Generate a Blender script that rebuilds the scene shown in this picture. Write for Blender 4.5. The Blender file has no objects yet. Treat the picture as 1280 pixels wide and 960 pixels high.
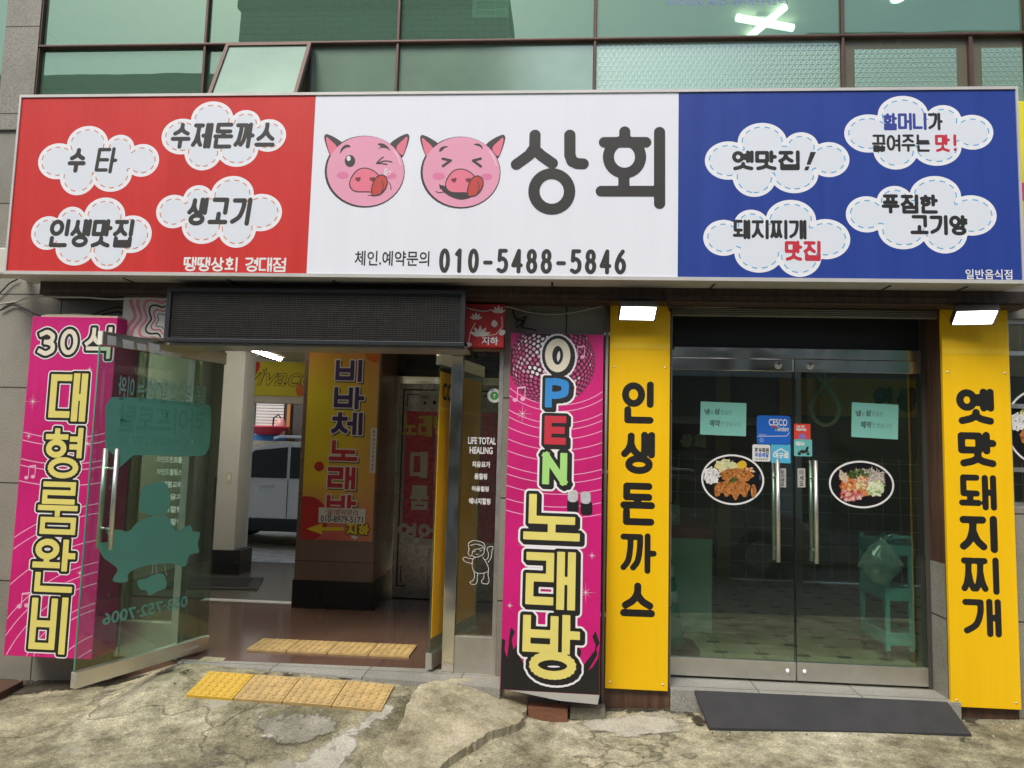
import bpy, bmesh, math, random
import numpy as np
from mathutils import Vector, Matrix
random.seed(7)
RAD = math.radians
scene = bpy.context.scene
COL = scene.collection

# ------------------------------------------------------------------ camera, light, exposure
PITCH, YAW, ROLL, FPX = RAD(5.27), RAD(4.12), RAD(1.51), 926.4
CAM = Vector((0, -4.9, 1.62))
_f = Vector((-math.sin(YAW)*math.cos(PITCH), math.cos(YAW)*math.cos(PITCH), math.sin(PITCH)))
_r0 = Vector((math.cos(YAW), math.sin(YAW), 0)); _u0 = _r0.cross(_f)
_r = _r0*math.cos(ROLL) + _u0*math.sin(ROLL); _u = _u0*math.cos(ROLL) - _r0*math.sin(ROLL)
cam = bpy.data.objects.new('camera', bpy.data.cameras.new('camera')); COL.objects.link(cam)
cam.matrix_world = Matrix(((_r.x,_u.x,-_f.x,CAM.x),(_r.y,_u.y,-_f.y,CAM.y),(_r.z,_u.z,-_f.z,CAM.z),(0,0,0,1)))
cam.data.sensor_width = 36; cam.data.lens = FPX/1280*36
cam.data.clip_start = 0.05; cam.data.clip_end = 500
scene.camera = cam

world = bpy.data.worlds.new('World'); scene.world = world; world.use_nodes = True
_nt = world.node_tree; _bg = _nt.nodes['Background']
sky = _nt.nodes.new('ShaderNodeTexSky'); sky.sky_type = 'NISHITA'; sky.sun_disc = False
SUN_EL, SUN_AZ = RAD(52), RAD(205)        # azimuth measured clockwise from +y
sky.sun_elevation = SUN_EL; sky.sun_rotation = SUN_AZ
sky.air_density = 1.0; sky.dust_density = 3.0; sky.ozone_density = 0.6
_nt.links.new(sky.outputs[0], _bg.inputs[0]); _bg.inputs[1].default_value = 0.13
sun = bpy.data.objects.new('sun', bpy.data.lights.new('sun', 'SUN')); COL.objects.link(sun)
sun.data.energy = 1.4; sun.data.angle = RAD(24); sun.data.color = (1, .97, .91)
_sd = Vector((math.sin(SUN_AZ)*math.cos(SUN_EL), math.cos(SUN_AZ)*math.cos(SUN_EL), math.sin(SUN_EL)))
sun.rotation_euler = _sd.to_track_quat('Z', 'Y').to_euler()
scene.view_settings.view_transform = 'Standard'; scene.view_settings.look = 'None'
scene.view_settings.gamma = 1; scene.view_settings.exposure = 0.74
scene.render.engine = 'CYCLES'
scene.cycles.use_denoising = True
scene.cycles.max_bounces = 9; scene.cycles.transparent_max_bounces = 16
scene.cycles.sample_clamp_indirect = 6

# ------------------------------------------------------------------ helpers: measuring
def ray(px, py):
    return _f + _r*((px-640)/FPX) - _u*((py-480)/FPX)
def at(px, py, Y=0.0):
    d = ray(px, py); return CAM + d*((Y-CAM.y)/d.y)
def onz(px, py, Z=0.0):
    d = ray(px, py); return CAM + d*((Z-CAM.z)/d.z)

# ------------------------------------------------------------------ helpers: materials
def lin(c):
    return tuple(((v/255)/12.92 if v/255 <= .04045 else ((v/255+.055)/1.055)**2.4) for v in c)
MATS = {}
def mat(name, col, rough=.5, metal=0, var=.12, scale=6, bump=0, bscale=60, spec=.5, emit=None, coat=0):
    """Principled surface with a little procedural dirt and bump; col is linear albedo"""
    if name in MATS: return MATS[name]
    m = bpy.data.materials.new(name); m.use_nodes = True; nt = m.node_tree; b = nt.nodes['Principled BSDF']
    b.inputs['Roughness'].default_value = rough; b.inputs['Metallic'].default_value = metal
    b.inputs['Specular IOR Level'].default_value = spec; b.inputs['Coat Weight'].default_value = coat
    tc = nt.nodes.new('ShaderNodeTexCoord')
    if var:
        n = nt.nodes.new('ShaderNodeTexNoise'); n.inputs['Scale'].default_value = scale; n.inputs['Detail'].default_value = 6
        nt.links.new(tc.outputs['Object'], n.inputs['Vector'])
        mx = nt.nodes.new('ShaderNodeMix'); mx.data_type = 'RGBA'
        mx.inputs[6].default_value = (*[v*(1-var) for v in col], 1); mx.inputs[7].default_value = (*[min(1, v*(1+var)) for v in col], 1)
        nt.links.new(n.outputs[0], mx.inputs[0]); nt.links.new(mx.outputs[2], b.inputs['Base Color'])
        rr = nt.nodes.new('ShaderNodeMapRange'); rr.inputs[3].default_value = max(0, rough-.08); rr.inputs[4].default_value = min(1, rough+.08)
        nt.links.new(n.outputs[0], rr.inputs[0]); nt.links.new(rr.outputs[0], b.inputs['Roughness'])
    else:
        b.inputs['Base Color'].default_value = (*col, 1)
    if bump:
        n2 = nt.nodes.new('ShaderNodeTexNoise'); n2.inputs['Scale'].default_value = bscale; n2.inputs['Detail'].default_value = 4
        nt.links.new(tc.outputs['Object'], n2.inputs['Vector'])
        bp = nt.nodes.new('ShaderNodeBump'); bp.inputs['Strength'].default_value = bump; bp.inputs['Distance'].default_value = .01
        nt.links.new(n2.outputs[0], bp.inputs['Height']); nt.links.new(bp.outputs[0], b.inputs['Normal'])
    if emit:
        b.inputs['Emission Color'].default_value = (*emit[:3], 1); b.inputs['Emission Strength'].default_value = emit[3]
    MATS[name] = m; return m

class NT:
    """tiny node-graph helper"""
    def __init__(s, name):
        s.m = bpy.data.materials.new(name); s.m.use_nodes = True; s.t = s.m.node_tree; s.b = s.t.nodes['Principled BSDF']
        s.out = s.t.nodes['Material Output']; s.tc = s.n('TexCoord'); MATS[name] = s.m
    def n(s, typ, **kw):
        x = s.t.nodes.new('ShaderNode'+typ)
        for k, v in kw.items(): setattr(x, k, v)
        return x
    def l(s, a, b): s.t.links.new(a, b)
    def noise(s, scale, detail=6, rough=.55, vec=None):
        x = s.n('TexNoise'); x.inputs['Scale'].default_value = scale; x.inputs['Detail'].default_value = detail; x.inputs['Roughness'].default_value = rough
        s.l(vec or s.tc.outputs['Object'], x.inputs['Vector']); return x.outputs[0]
    def ramp(s, fac, stops, interp='LINEAR'):
        x = s.n('ValToRGB'); e = x.color_ramp; e.interpolation = interp
        while len(e.elements) < len(stops): e.elements.new(.5)
        for el, (p, c) in zip(e.elements, stops): el.position = p; el.color = (*c, 1) if len(c) == 3 else c
        s.l(fac, x.inputs[0]); return x.outputs[0]
    def mix(s, fac, a, b, mode='MIX'):
        x = s.n('Mix'); x.data_type = 'RGBA'; x.blend_type = mode
        for i, v in ((0, fac), (6, a), (7, b)):
            if isinstance(v, (int, float)): x.inputs[i].default_value = v
            elif isinstance(v, tuple): x.inputs[i].default_value = (*v, 1)
            else: s.l(v, x.inputs[i])
        return x.outputs[2]
    def math(s, op, a, b=None, clamp=False):
        x = s.n('Math'); x.operation = op; x.use_clamp = clamp
        for i, v in ((0, a), (1, b)):
            if v is None: continue
            if isinstance(v, (int, float)): x.inputs[i].default_value = v
            else: s.l(v, x.inputs[i])
        return x.outputs[0]
    def bump(s, h, strength=.3, dist=.01):
        x = s.n('Bump'); x.inputs['Strength'].default_value = strength; x.inputs['Distance'].default_value = dist
        s.l(h, x.inputs['Height']); s.l(x.outputs[0], s.b.inputs['Normal'])

def glass(name, tint, refl=.08, k=1.0, rough=.0, dirt=0.02, gtint=(1, 1, 1), wob=0.0, dcol=(.5, .52, .47), lo=.25):
    """thin architectural pane: tinted transparency + fresnel reflection + a little dust"""
    g = NT(name)
    gm = g.n('NewGeometry'); bk = gm.outputs['Backfacing']
    tr = g.n('BsdfTransparent'); g.l(g.mix(bk, tint, (1.0, 1.0, 1.0)), tr.inputs[0])
    gl = g.n('BsdfGlossy'); gl.inputs['Roughness'].default_value = rough; gl.inputs[0].default_value = (*gtint, 1)
    if wob:
        bp = g.n('Bump'); bp.inputs['Strength'].default_value = wob; bp.inputs['Distance'].default_value = .02
        g.l(g.noise(1.3, 2), bp.inputs['Height']); g.l(bp.outputs[0], gl.inputs['Normal'])
    lw = g.n('Fresnel'); lw.inputs[0].default_value = 1.5
    fac = g.math('MULTIPLY', g.math('ADD', g.math('MULTIPLY', lw.outputs[0], k), refl, True), g.math('SUBTRACT', 1.0, bk))
    mx = g.n('MixShader'); g.l(fac, mx.inputs[0]); g.l(tr.outputs[0], mx.inputs[1]); g.l(gl.outputs[0], mx.inputs[2])
    df = g.n('BsdfDiffuse'); df.inputs[0].default_value = (*dcol, 1)
    m2 = g.n('MixShader'); g.l(g.math('MULTIPLY', g.math('MULTIPLY', g.ramp(g.noise(5, 9, .75), [(.35, (lo, lo, lo)), (.75, (1, 1, 1))]), dirt*2), g.math('SUBTRACT', 1.0, bk)), m2.inputs[0])
    g.l(mx.outputs[0], m2.inputs[1]); g.l(df.outputs[0], m2.inputs[2]); g.l(m2.outputs[0], g.out.inputs[0])
    return g.m

def tiles(name, cols, bw, bh, mortar, mcol, off=.5, rough=.5, speck=None, bumpk=.4, axes='xz', msmooth=.1):
    g = NT(name)
    sp = g.n('SeparateXYZ'); g.l(g.tc.outputs['Object'], sp.inputs[0])
    cb = g.n('CombineXYZ'); g.l(sp.outputs['XYZ'.index(axes[0].upper())], cb.inputs[0]); g.l(sp.outputs['XYZ'.index(axes[1].upper())], cb.inputs[1])
    br = g.n('TexBrick'); br.offset = off
    for k_, v in (('Scale', 1), ('Brick Width', bw), ('Row Height', bh), ('Mortar Size', mortar), ('Mortar Smooth', msmooth), ('Bias', 0)):
        br.inputs[k_].default_value = v
    br.inputs['Color1'].default_value = (*cols[0], 1); br.inputs['Color2'].default_value = (*cols[1], 1); br.inputs['Mortar'].default_value = (*mcol, 1)
    g.l(cb.outputs[0], br.inputs['Vector'])
    c = br.outputs['Color']
    if speck:
        sc, amt = speck
        c = g.mix(amt, c, g.ramp(g.noise(sc, 3, .8), [(.3, (.02, .02, .02)), (.48, (.35, .34, .31)), (.52, (.4, .39, .36)), (.75, (1, 1, 1))]), 'OVERLAY')
    big = g.ramp(g.noise(1.7, 8, .62), [(.3, (.62, .6, .52)), (.6, (1, 1, 1))])
    c = g.mix(.65, c, big, 'MULTIPLY')
    g.l(c, g.b.inputs['Base Color']); g.b.inputs['Roughness'].default_value = rough
    g.bump(br.outputs['Fac'], -bumpk, .006)
    return g.m

# ------------------------------------------------------------------ helpers: objects
def tag(o, label=None, cat=None, group=None, kind=None):
    for k, v in (('label', label), ('category', cat), ('group', group), ('kind', kind)):
        if v: o[k] = v
    return o
def thing(name, label, cat, loc=(0, 0, 0), group=None):
    o = bpy.data.objects.new(name, None); COL.objects.link(o); o.location = loc; o.empty_display_size = .1
    return tag(o, label, cat, group)
def wloc(o):
    v = Vector((0, 0, 0))
    while o: v += o.location; o = o.parent
    return v
def link_mesh(name, me, m, parent=None, center=False):
    o = bpy.data.objects.new(name, me); COL.objects.link(o)
    if m: me.materials.append(m)
    if parent:
        o.parent = parent; off = wloc(parent)
        me.transform(Matrix.Translation(-off))
    if center and not parent:
        co = np.array([v.co[:] for v in me.vertices]); c = Vector(((co[:,0].min()+co[:,0].max())/2, (co[:,1].min()+co[:,1].max())/2, co[:,2].min()))
        me.transform(Matrix.Translation(-c)); o.location = c
    return o
class MB:
    """collects boxes, tubes, prisms ... into ONE mesh"""
    def __init__(s): s.bm = bmesh.new(); s.M = Matrix.Identity(4)
    def _v(s, p): return s.bm.verts.new(s.M @ Vector(p))
    def box(s, x0, x1, y0, y1, z0, z1, bev=0):
        vs = [s._v((x, y, z)) for x in (x0, x1) for y in (y0, y1) for z in (z0, z1)]
        fs = [s.bm.faces.new([vs[i] for i in q]) for q in ((0,1,3,2),(4,6,7,5),(0,4,5,1),(2,3,7,6),(0,2,6,4),(1,5,7,3))]
        if bev:
            es = list({e for f in fs for e in f.edges})
            bmesh.ops.bevel(s.bm, geom=es, offset=bev, segments=2, affect='EDGES', profile=.6)
        return s
    def quad(s, *ps): s.bm.faces.new([s._v(p) for p in ps]); return s
    def prism(s, poly, ax, a, b, bev=0):
        """poly of 2-D points extruded from a to b along axis ax ('x','y','z')"""
        def P(p, t): return {'x': (t, p[0], p[1]), 'y': (p[0], t, p[1]), 'z': (p[0], p[1], t)}[ax]
        A = [s._v(P(p, a)) for p in poly]; B = [s._v(P(p, b)) for p in poly]; n = len(poly)
        fs = [s.bm.faces.new(A), s.bm.faces.new(B[::-1])] + [s.bm.faces.new((A[i], B[i], B[(i+1)%n], A[(i+1)%n])) for i in range(n)]
        if bev:
            bmesh.ops.bevel(s.bm, geom=list({e for f in fs for e in f.edges}), offset=bev, segments=2, affect='EDGES', profile=.6)
        return s
    def tube(s, pts, r, n=10, closed=False, caps=True):
        pts = [Vector(p) for p in pts]; rings = []
        rs = r if isinstance(r, (list, tuple)) else [r]*len(pts)
        up = None
        for i, p in enumerate(pts):
            a = pts[i-1] if (i or closed) else p; b = pts[(i+1) % len(pts)] if (i < len(pts)-1 or closed) else p
            t = (b-a).normalized()
            if up is None: up = t.orthogonal().normalized()
            else: up = (up - t*up.dot(t)).normalized()
            w = t.cross(up)
            rings.append([s._v(p + (up*math.cos(k*2*math.pi/n) + w*math.sin(k*2*math.pi/n))*rs[i]) for k in range(n)])
        m = len(rings)
        for i in range(m if closed else m-1):
            A, B = rings[i], rings[(i+1) % m]
            for k in range(n):
                f = s.bm.faces.new((A[k], A[(k+1)%n], B[(k+1)%n], B[k])); f.smooth = True
        if caps and not closed: s.bm.faces.new(rings[0][::-1]); s.bm.faces.new(rings[-1])
        return s
    def lathe(s, prof, c=(0, 0, 0), n=24, ax='z'):
        rings = []
        for r, h in prof:
            ring = []
            for k in range(n):
                a = 2*math.pi*k/n; x, y = r*math.cos(a), r*math.sin(a)
                p = (x, y, h) if ax == 'z' else ((x, h, y) if ax == 'y' else (h, x, y))
                ring.append(s._v(Vector(p)+Vector(c)))
            rings.append(ring)
        for A, B in zip(rings, rings[1:]):
            for k in range(n):
                f = s.bm.faces.new((A[k], A[(k+1)%n], B[(k+1)%n], B[k])); f.smooth = True
        for R_ in (rings[0], rings[-1]):
            try: s.bm.faces.new(R_)
            except ValueError: pass
        return s
    def build(s, name, m, parent=None, center=False):
        bmesh.ops.recalc_face_normals(s.bm, faces=s.bm.faces)
        me = bpy.data.meshes.new(name); s.bm.to_mesh(me); s.bm.free()
        return link_mesh(name, me, m, parent, center)
def copy_tree(o, parent=None):
    c = o.copy(); COL.objects.link(c)
    if parent: c.parent = parent
    for ch in list(o.children): copy_tree(ch, c)
    return c
def catmull(pts, n=6, closed=True):
    P = [np.array(p, float) for p in pts]; m = len(P); out = []
    for i in range(m if closed else m-1):
        p0, p1, p2, p3 = (P[(i-1) % m], P[i], P[(i+1) % m], P[(i+2) % m]) if closed else (P[max(i-1, 0)], P[i], P[i+1], P[min(i+2, m-1)])
        for k in range(n):
            t = k/n; out.append(tuple(.5*((2*p1)+(-p0+p2)*t+(2*p0-5*p1+4*p2-p3)*t*t+(-p0+3*p1-3*p2+p3)*t**3)))
    if not closed: out.append(tuple(P[-1]))
    return out
def ellipse(cx, cy, rx, ry, n=36):
    return [(cx+rx*math.cos(2*math.pi*k/n), cy+ry*math.sin(2*math.pi*k/n)) for k in range(n)]

# ------------------------------------------------------------------ helpers: flat graphics on a sheet
def fill_mesh(name, polys):
    """filled 2-D outline (even-odd) as triangles in the xy plane"""
    c = bpy.data.curves.new(name, 'CURVE'); c.dimensions = '2D'; c.fill_mode = 'FRONT'
    for p in polys:
        sp = c.splines.new('POLY'); sp.points.add(len(p)-1)
        sp.points.foreach_set('co', [v for q in p for v in (q[0], q[1], 0, 1)]); sp.use_cyclic_u = True
    o = bpy.data.objects.new(name, c)
    me = bpy.data.meshes.new_from_object(o); bpy.data.objects.remove(o); bpy.data.curves.remove(c)
    return me
LAY = .0003
class Sheet:
    def __init__(s, O, U, V, parent=None, base=0.0):
        s.O = Vector(O); s.U = Vector(U).normalized(); s.V = Vector(V).normalized(); s.N = s.U.cross(s.V).normalized(); s.parent = parent; s.base = base
    def uv(s, px, py):
        d = ray(px, py); t = (s.O-CAM).dot(s.N)/d.dot(s.N); q = CAM+d*t-s.O
        return (q.dot(s.U), q.dot(s.V))
    def rect(s, r):
        a = s.uv(r[0], r[3]); b = s.uv(r[2], r[1]); return (a[0], a[1], b[0], b[1])
    def place(s, me, name, m, layer=1, parent=None, mirror=None):
        p = s.O + s.N*(s.base+LAY*layer)
        M = Matrix(((s.U.x,s.V.x,s.N.x,p.x),(s.U.y,s.V.y,s.N.y,p.y),(s.U.z,s.V.z,s.N.z,p.z),(0,0,0,1)))
        me.transform(M)
        return link_mesh(name, me, m, parent if parent is not None else s.parent)
    def fill(s, name, polys, m, layer=1, parent=None):
        return s.place(fill_mesh(name, polys), name, m, layer, parent)
    def plate(s, name, r, m, th=.003, layer=1, parent=None, rad=0):
        """a thin solid rectangle or rounded card standing proud of the sheet"""
        poly = rrect(*r, rad) if rad else [(r[0], r[1]), (r[2], r[1]), (r[2], r[3]), (r[0], r[3])]
        return s.slab(name, poly, m, th, layer, parent)
    def slab(s, name, poly, m, th=.003, layer=1, parent=None):
        mb = MB(); z0 = s.base+LAY*layer
        mb.M = Matrix(((s.U.x,s.V.x,s.N.x,s.O.x),(s.U.y,s.V.y,s.N.y,s.O.y),(s.U.z,s.V.z,s.N.z,s.O.z),(0,0,0,1)))
        mb.prism(poly, 'z', z0, z0+th)
        return mb.build(name, m, parent if parent is not None else s.parent, center=(parent is None and s.parent is None))
def rrect(x0, y0, x1, y1, r, n=5):
    out = []
    for cx, cy, a0 in ((x1-r, y1-r, 0), (x0+r, y1-r, 90), (x0+r, y0+r, 180), (x1-r, y0+r, 270)):
        out += [(cx+r*math.cos(RAD(a0+90*k/n)), cy+r*math.sin(RAD(a0+90*k/n))) for k in range(n+1)]
    return out

# ---- signed-distance ink: strokes -> outline polygons at any offset
def sd_grid(shapes, h, pad):
    """shapes: ('s', p, q, r, square) thick strokes, ('e', cx, cy, rx, ry) solid ellipses"""
    xs, ys = [], []
    for q in shapes:
        if q[0] == 's': xs += [q[1][0]-q[3], q[1][0]+q[3], q[2][0]-q[3], q[2][0]+q[3]]; ys += [q[1][1]-q[3], q[1][1]+q[3], q[2][1]-q[3], q[2][1]+q[3]]
        else: xs += [q[1]-q[3], q[1]+q[3]]; ys += [q[2]-q[4], q[2]+q[4]]
    x0, y0 = min(xs)-pad, min(ys)-pad
    nx, ny = int((max(xs)+pad-x0)/h)+2, int((max(ys)+pad-y0)/h)+2
    F = np.full((ny, nx), 1e3)
    for q in shapes:
        if q[0] == 's':
            m = q[3]+pad; bx = (min(q[1][0], q[2][0])-m, max(q[1][0], q[2][0])+m); by = (min(q[1][1], q[2][1])-m, max(q[1][1], q[2][1])+m)
        else: m = pad; bx = (q[1]-q[3]-m, q[1]+q[3]+m); by = (q[2]-q[4]-m, q[2]+q[4]+m)
        i0, i1 = max(0, int((by[0]-y0)/h)), min(ny, int((by[1]-y0)/h)+2); j0, j1 = max(0, int((bx[0]-x0)/h)), min(nx, int((bx[1]-x0)/h)+2)
        Y, X = np.mgrid[i0:i1, j0:j1]; X = x0+X*h; Y = y0+Y*h
        if q[0] == 's':
            (ax, ay), (cx, cy), r, sq = q[1:]
            dx, dy = cx-ax, cy-ay; L = math.hypot(dx, dy) or 1e-9; dx, dy = dx/L, dy/L
            t = (X-ax)*dx+(Y-ay)*dy; n_ = np.abs(-(X-ax)*dy+(Y-ay)*dx)
            if sq:
                a = np.abs(t-L/2)-(L/2+r); b = n_-r
                D = np.hypot(np.maximum(a, 0), np.maximum(b, 0))+np.minimum(np.maximum(a, b), 0)
            else: D = np.hypot(n_, t-np.clip(t, 0, L))-r
        else:
            u, v = (X-q[1]), (Y-q[2]); k0 = np.hypot(u/q[3], v/q[4]); k1 = np.hypot(u/q[3]**2, v/q[4]**2)+1e-9
            D = k0*(k0-1)/k1
        F[i0:i1, j0:j1] = np.minimum(F[i0:i1, j0:j1], D)
    return F, x0, y0, h
def contour(G, level=0.0):
    F, x0, y0, h = G; F = F-level; F = np.where(np.abs(F) < 1e-9, 1e-9, F)
    I = F < 0
    c = I[:-1,:-1]*1+I[:-1,1:]*2+I[1:,1:]*4+I[1:,:-1]*8
    T = {1:[(3,0)],2:[(0,1)],3:[(3,1)],4:[(1,2)],5:[(3,0),(1,2)],6:[(0,2)],7:[(3,2)],8:[(2,3)],9:[(2,0)],10:[(0,1),(2,3)],11:[(2,1)],12:[(1,3)],13:[(1,0)],14:[(0,3)]}
    nxt = {}
    def key(e, i, j): return ((0, i, j), (1, i, j+1), (0, i+1, j), (1, i, j))[e]
    for i, j in np.argwhere((c > 0) & (c < 15)):
        i, j = int(i), int(j)
        for a, b in T[int(c[i, j])]: nxt.setdefault(key(a, i, j), []).append(key(b, i, j))
    def pos(k):
        d, i, j = k
        if d == 0: t = F[i, j]/(F[i, j]-F[i, j+1]); return (x0+(j+t)*h, y0+i*h)
        t = F[i, j]/(F[i, j]-F[i+1, j]); return (x0+j*h, y0+(i+t)*h)
    out = []
    while nxt:
        k0 = next(iter(nxt)); k = k0; loop = []
        while k in nxt:
            loop.append(pos(k)); l = nxt[k]; n = l.pop()
            if not l: del nxt[k]
            k = n
        if len(loop) > 5:
            s = [loop[0]]
            for q, r_ in zip(loop[1:], loop[2:]+loop[:1]):
                p = s[-1]; ax, ay = r_[0]-p[0], r_[1]-p[1]; L = math.hypot(ax, ay) or 1e-9
                if abs((q[0]-p[0])*ay-(q[1]-p[1])*ax)/L > h*.04 or math.hypot(q[0]-p[0], q[1]-p[1]) > h*14: s.append(q)
            if len(s) > 2: out.append(s)
    return out

# ---- Hangul and figures as strokes in a unit cell (y up)
def _jamo(j):
    E = lambda cx, cy, rx, ry: [[p for p in ellipse(cx, cy, rx, ry, 24)]+[(cx+rx, cy)]]
    g = {'ㄴ': [[(0,1),(0,0),(1,0)]], 'ㄷ': [[(1,1),(0,1),(0,0),(1,0)]], 'ㄹ': [[(0,1),(1,1),(1,.52),(0,.52),(0,0),(1,0)]],
         'ㅁ': [[(0,0),(0,1),(1,1),(1,0),(0,0)]], 'ㅂ': [[(0,1),(0,0),(1,0),(1,1)],[(0,.5),(1,.5)]], 'ㅇ': E(.5,.5,.5,.5),
         'ㅅ': [catmull([(.5,1),(.48,.62),(.3,.25),(0,0)],4,False), catmull([(.5,.55),(.7,.22),(1,0)],4,False)],
         'ㅈ': [[(.02,1),(.98,1)], catmull([(.5,1),(.47,.6),(.3,.22),(0,0)],4,False), catmull([(.5,.55),(.7,.22),(1,0)],4,False)],
         'ㅊ': [[(.5,1.04),(.5,.94)],[(.05,.76),(.95,.76)], catmull([(.5,.76),(.45,.45),(.25,.14),(0,0)],4,False), catmull([(.52,.42),(.7,.16),(1,0)],4,False)],
         'ㅋ': [[(0,1),(1,1),(.95,.5),(.8,0)],[(0,.5),(.9,.5)]], 'ㅌ': [[(1,1),(0,1),(0,0),(1,0)],[(0,.5),(.95,.5)]],
         'ㅍ': [[(0,1),(1,1)],[(0,0),(1,0)],[(.28,1),(.28,0)],[(.72,1),(.72,0)]],
         'ㅎ': [[(.5,1.02),(.5,.95)],[(.02,.76),(.98,.76)]]+E(.5,.25,.4,.27)}
    return g[j]
CHO = 'ㄱㄲㄴㄷㄸㄹㅁㅂㅃㅅㅆㅇㅈㅉㅊㅋㅌㅍㅎ'
JUNG = 'ㅏㅐㅑㅒㅓㅔㅕㅖㅗㅘㅙㅚㅛㅜㅝㅞㅟㅠㅡㅢㅣ'
JONG = ' ㄱㄲㄳㄴㄵㄶㄷㄹㄺㄻㄼㄽㄾㄿㅀㅁㅂㅄㅅㅆㅇㅈㅊㅋㅌㅍㅎ'
DBL = {'ㄲ':'ㄱㄱ','ㄸ':'ㄷㄷ','ㅃ':'ㅂㅂ','ㅆ':'ㅅㅅ','ㅉ':'ㅈㅈ','ㅀ':'ㄹㅎ'}
def _put(j, box, vert=False):
    x0, y0, x1, y1 = box
    if j in DBL:
        a, b = DBL[j]; w = (x1-x0); g = .2*w
        return _put(a, (x0, y0, x0+(w-g)/2+.02, y1), vert)+_put(b, (x0+(w+g)/2-.02, y0, x1, y1), vert)
    if j == 'ㄱ': st = [catmull([(.97,1),(.94,.62),(.66,.22),(.05,0)],5,False), [(0,1),(.97,1)]] if vert else [[(0,1),(1,1),(1,0)]]
    else: st = _jamo(j)
    return [[(x0+p[0]*(x1-x0), y0+p[1]*(y1-y0)) for p in s] for s in st]
def syllable(ch):
    k = ord(ch)-0xAC00
    c, v, t = CHO[k//588], JUNG[k % 588//28], JONG[k % 28]
    b = (.36 if v in 'ㅜㅠ' else .43) if t != ' ' else 0.0
    Y = lambda y: b+(1-b)*y
    S = []
    hz = {'ㅘ':'ㅗ','ㅙ':'ㅗ','ㅚ':'ㅗ','ㅝ':'ㅜ','ㅞ':'ㅜ','ㅟ':'ㅜ','ㅢ':'ㅡ'}.get(v, v if v in 'ㅗㅛㅜㅠㅡ' else None)
    vt = {'ㅘ':'ㅏ','ㅙ':'ㅐ','ㅚ':'ㅣ','ㅝ':'ㅓ','ㅞ':'ㅔ','ㅟ':'ㅣ','ㅢ':'ㅣ'}.get(v, None if v in 'ㅗㅛㅜㅠㅡ' else v)
    W = 1.0
    if vt:
        W = {'ㅏ':.56,'ㅑ':.56,'ㅐ':.48,'ㅒ':.46,'ㅓ':.56,'ㅕ':.56,'ㅔ':.46,'ㅖ':.46,'ㅣ':.64}[vt]
        lo = Y(0) if t == ' ' else Y(0)+.02
        st = {'ㅏ':[.8],'ㅑ':[.8],'ㅐ':[.74,1],'ㅒ':[.72,1],'ㅓ':[1],'ㅕ':[1],'ㅔ':[.78,1],'ㅖ':[.78,1],'ㅣ':[.98]}[vt]
        for x in st: S.append([(x, lo), (x, 1)])
        m = [.5] if vt in 'ㅏㅐㅓㅔㅣ' else [.36, .66]
        for y in m:
            if vt in 'ㅏㅑ': S.append([(.8, Y(y)), (1, Y(y))])
            if vt in 'ㅐㅒ': S.append([(st[0], Y(y)), (1, Y(y))])
            if vt in 'ㅓㅕ': S.append([(.76, Y(y)), (1, Y(y))])
            if vt in 'ㅔㅖ': S.append([(.58, Y(y)), (st[0], Y(y))])
    if hz:
        x0, x1 = 0, (1 if not vt else W+.04)
        mid = (x0+x1)/2
        if hz in 'ㅗㅛ':
            yb = Y(.06 if not vt else .14); yt = Y(.4)
            S.append([(x0, yb), (x1, yb)])
            S += [[(x, yb), (x, yt)] for x in ([mid] if hz == 'ㅗ' else [mid-.2, mid+.2])]
            cb = (x0+.1*(x1-x0), Y(.46), x1-.1*(x1-x0), 1)
        elif hz in 'ㅜㅠ':
            yb = Y(.36 if t == ' ' else .22); S.append([(x0, yb), (x1, yb)])
            S += [[(x, yb), (x, Y(.0) if t == ' ' else Y(.02))] for x in ([mid] if hz == 'ㅜ' else [mid-.2, mid+.2])]
            cb = (x0+.1*(x1-x0), Y(.6 if t == ' ' else .43), x1-.1*(x1-x0), 1)
        else:
            yb = Y(.08); S.append([(x0, yb), (x1, yb)]); cb = (x0+.06, Y(.34), x1-.06, 1)
        S += _put(c, cb)
    else: S += _put(c, (0, Y(.08) if t == ' ' else Y(.06), W, .97), True)
    if t != ' ':
        x0 = .06 if t not in 'ㄴㅀㅂㅁ' else .1; jh = .25 if v in 'ㅜㅠ' else .29
        S += _put(t, (.16, 0, .92, .34) if t == 'ㅇ' else (x0, 0, .98, jh))
    return S
def _c(*p): return catmull(p, 5, False)
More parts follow.
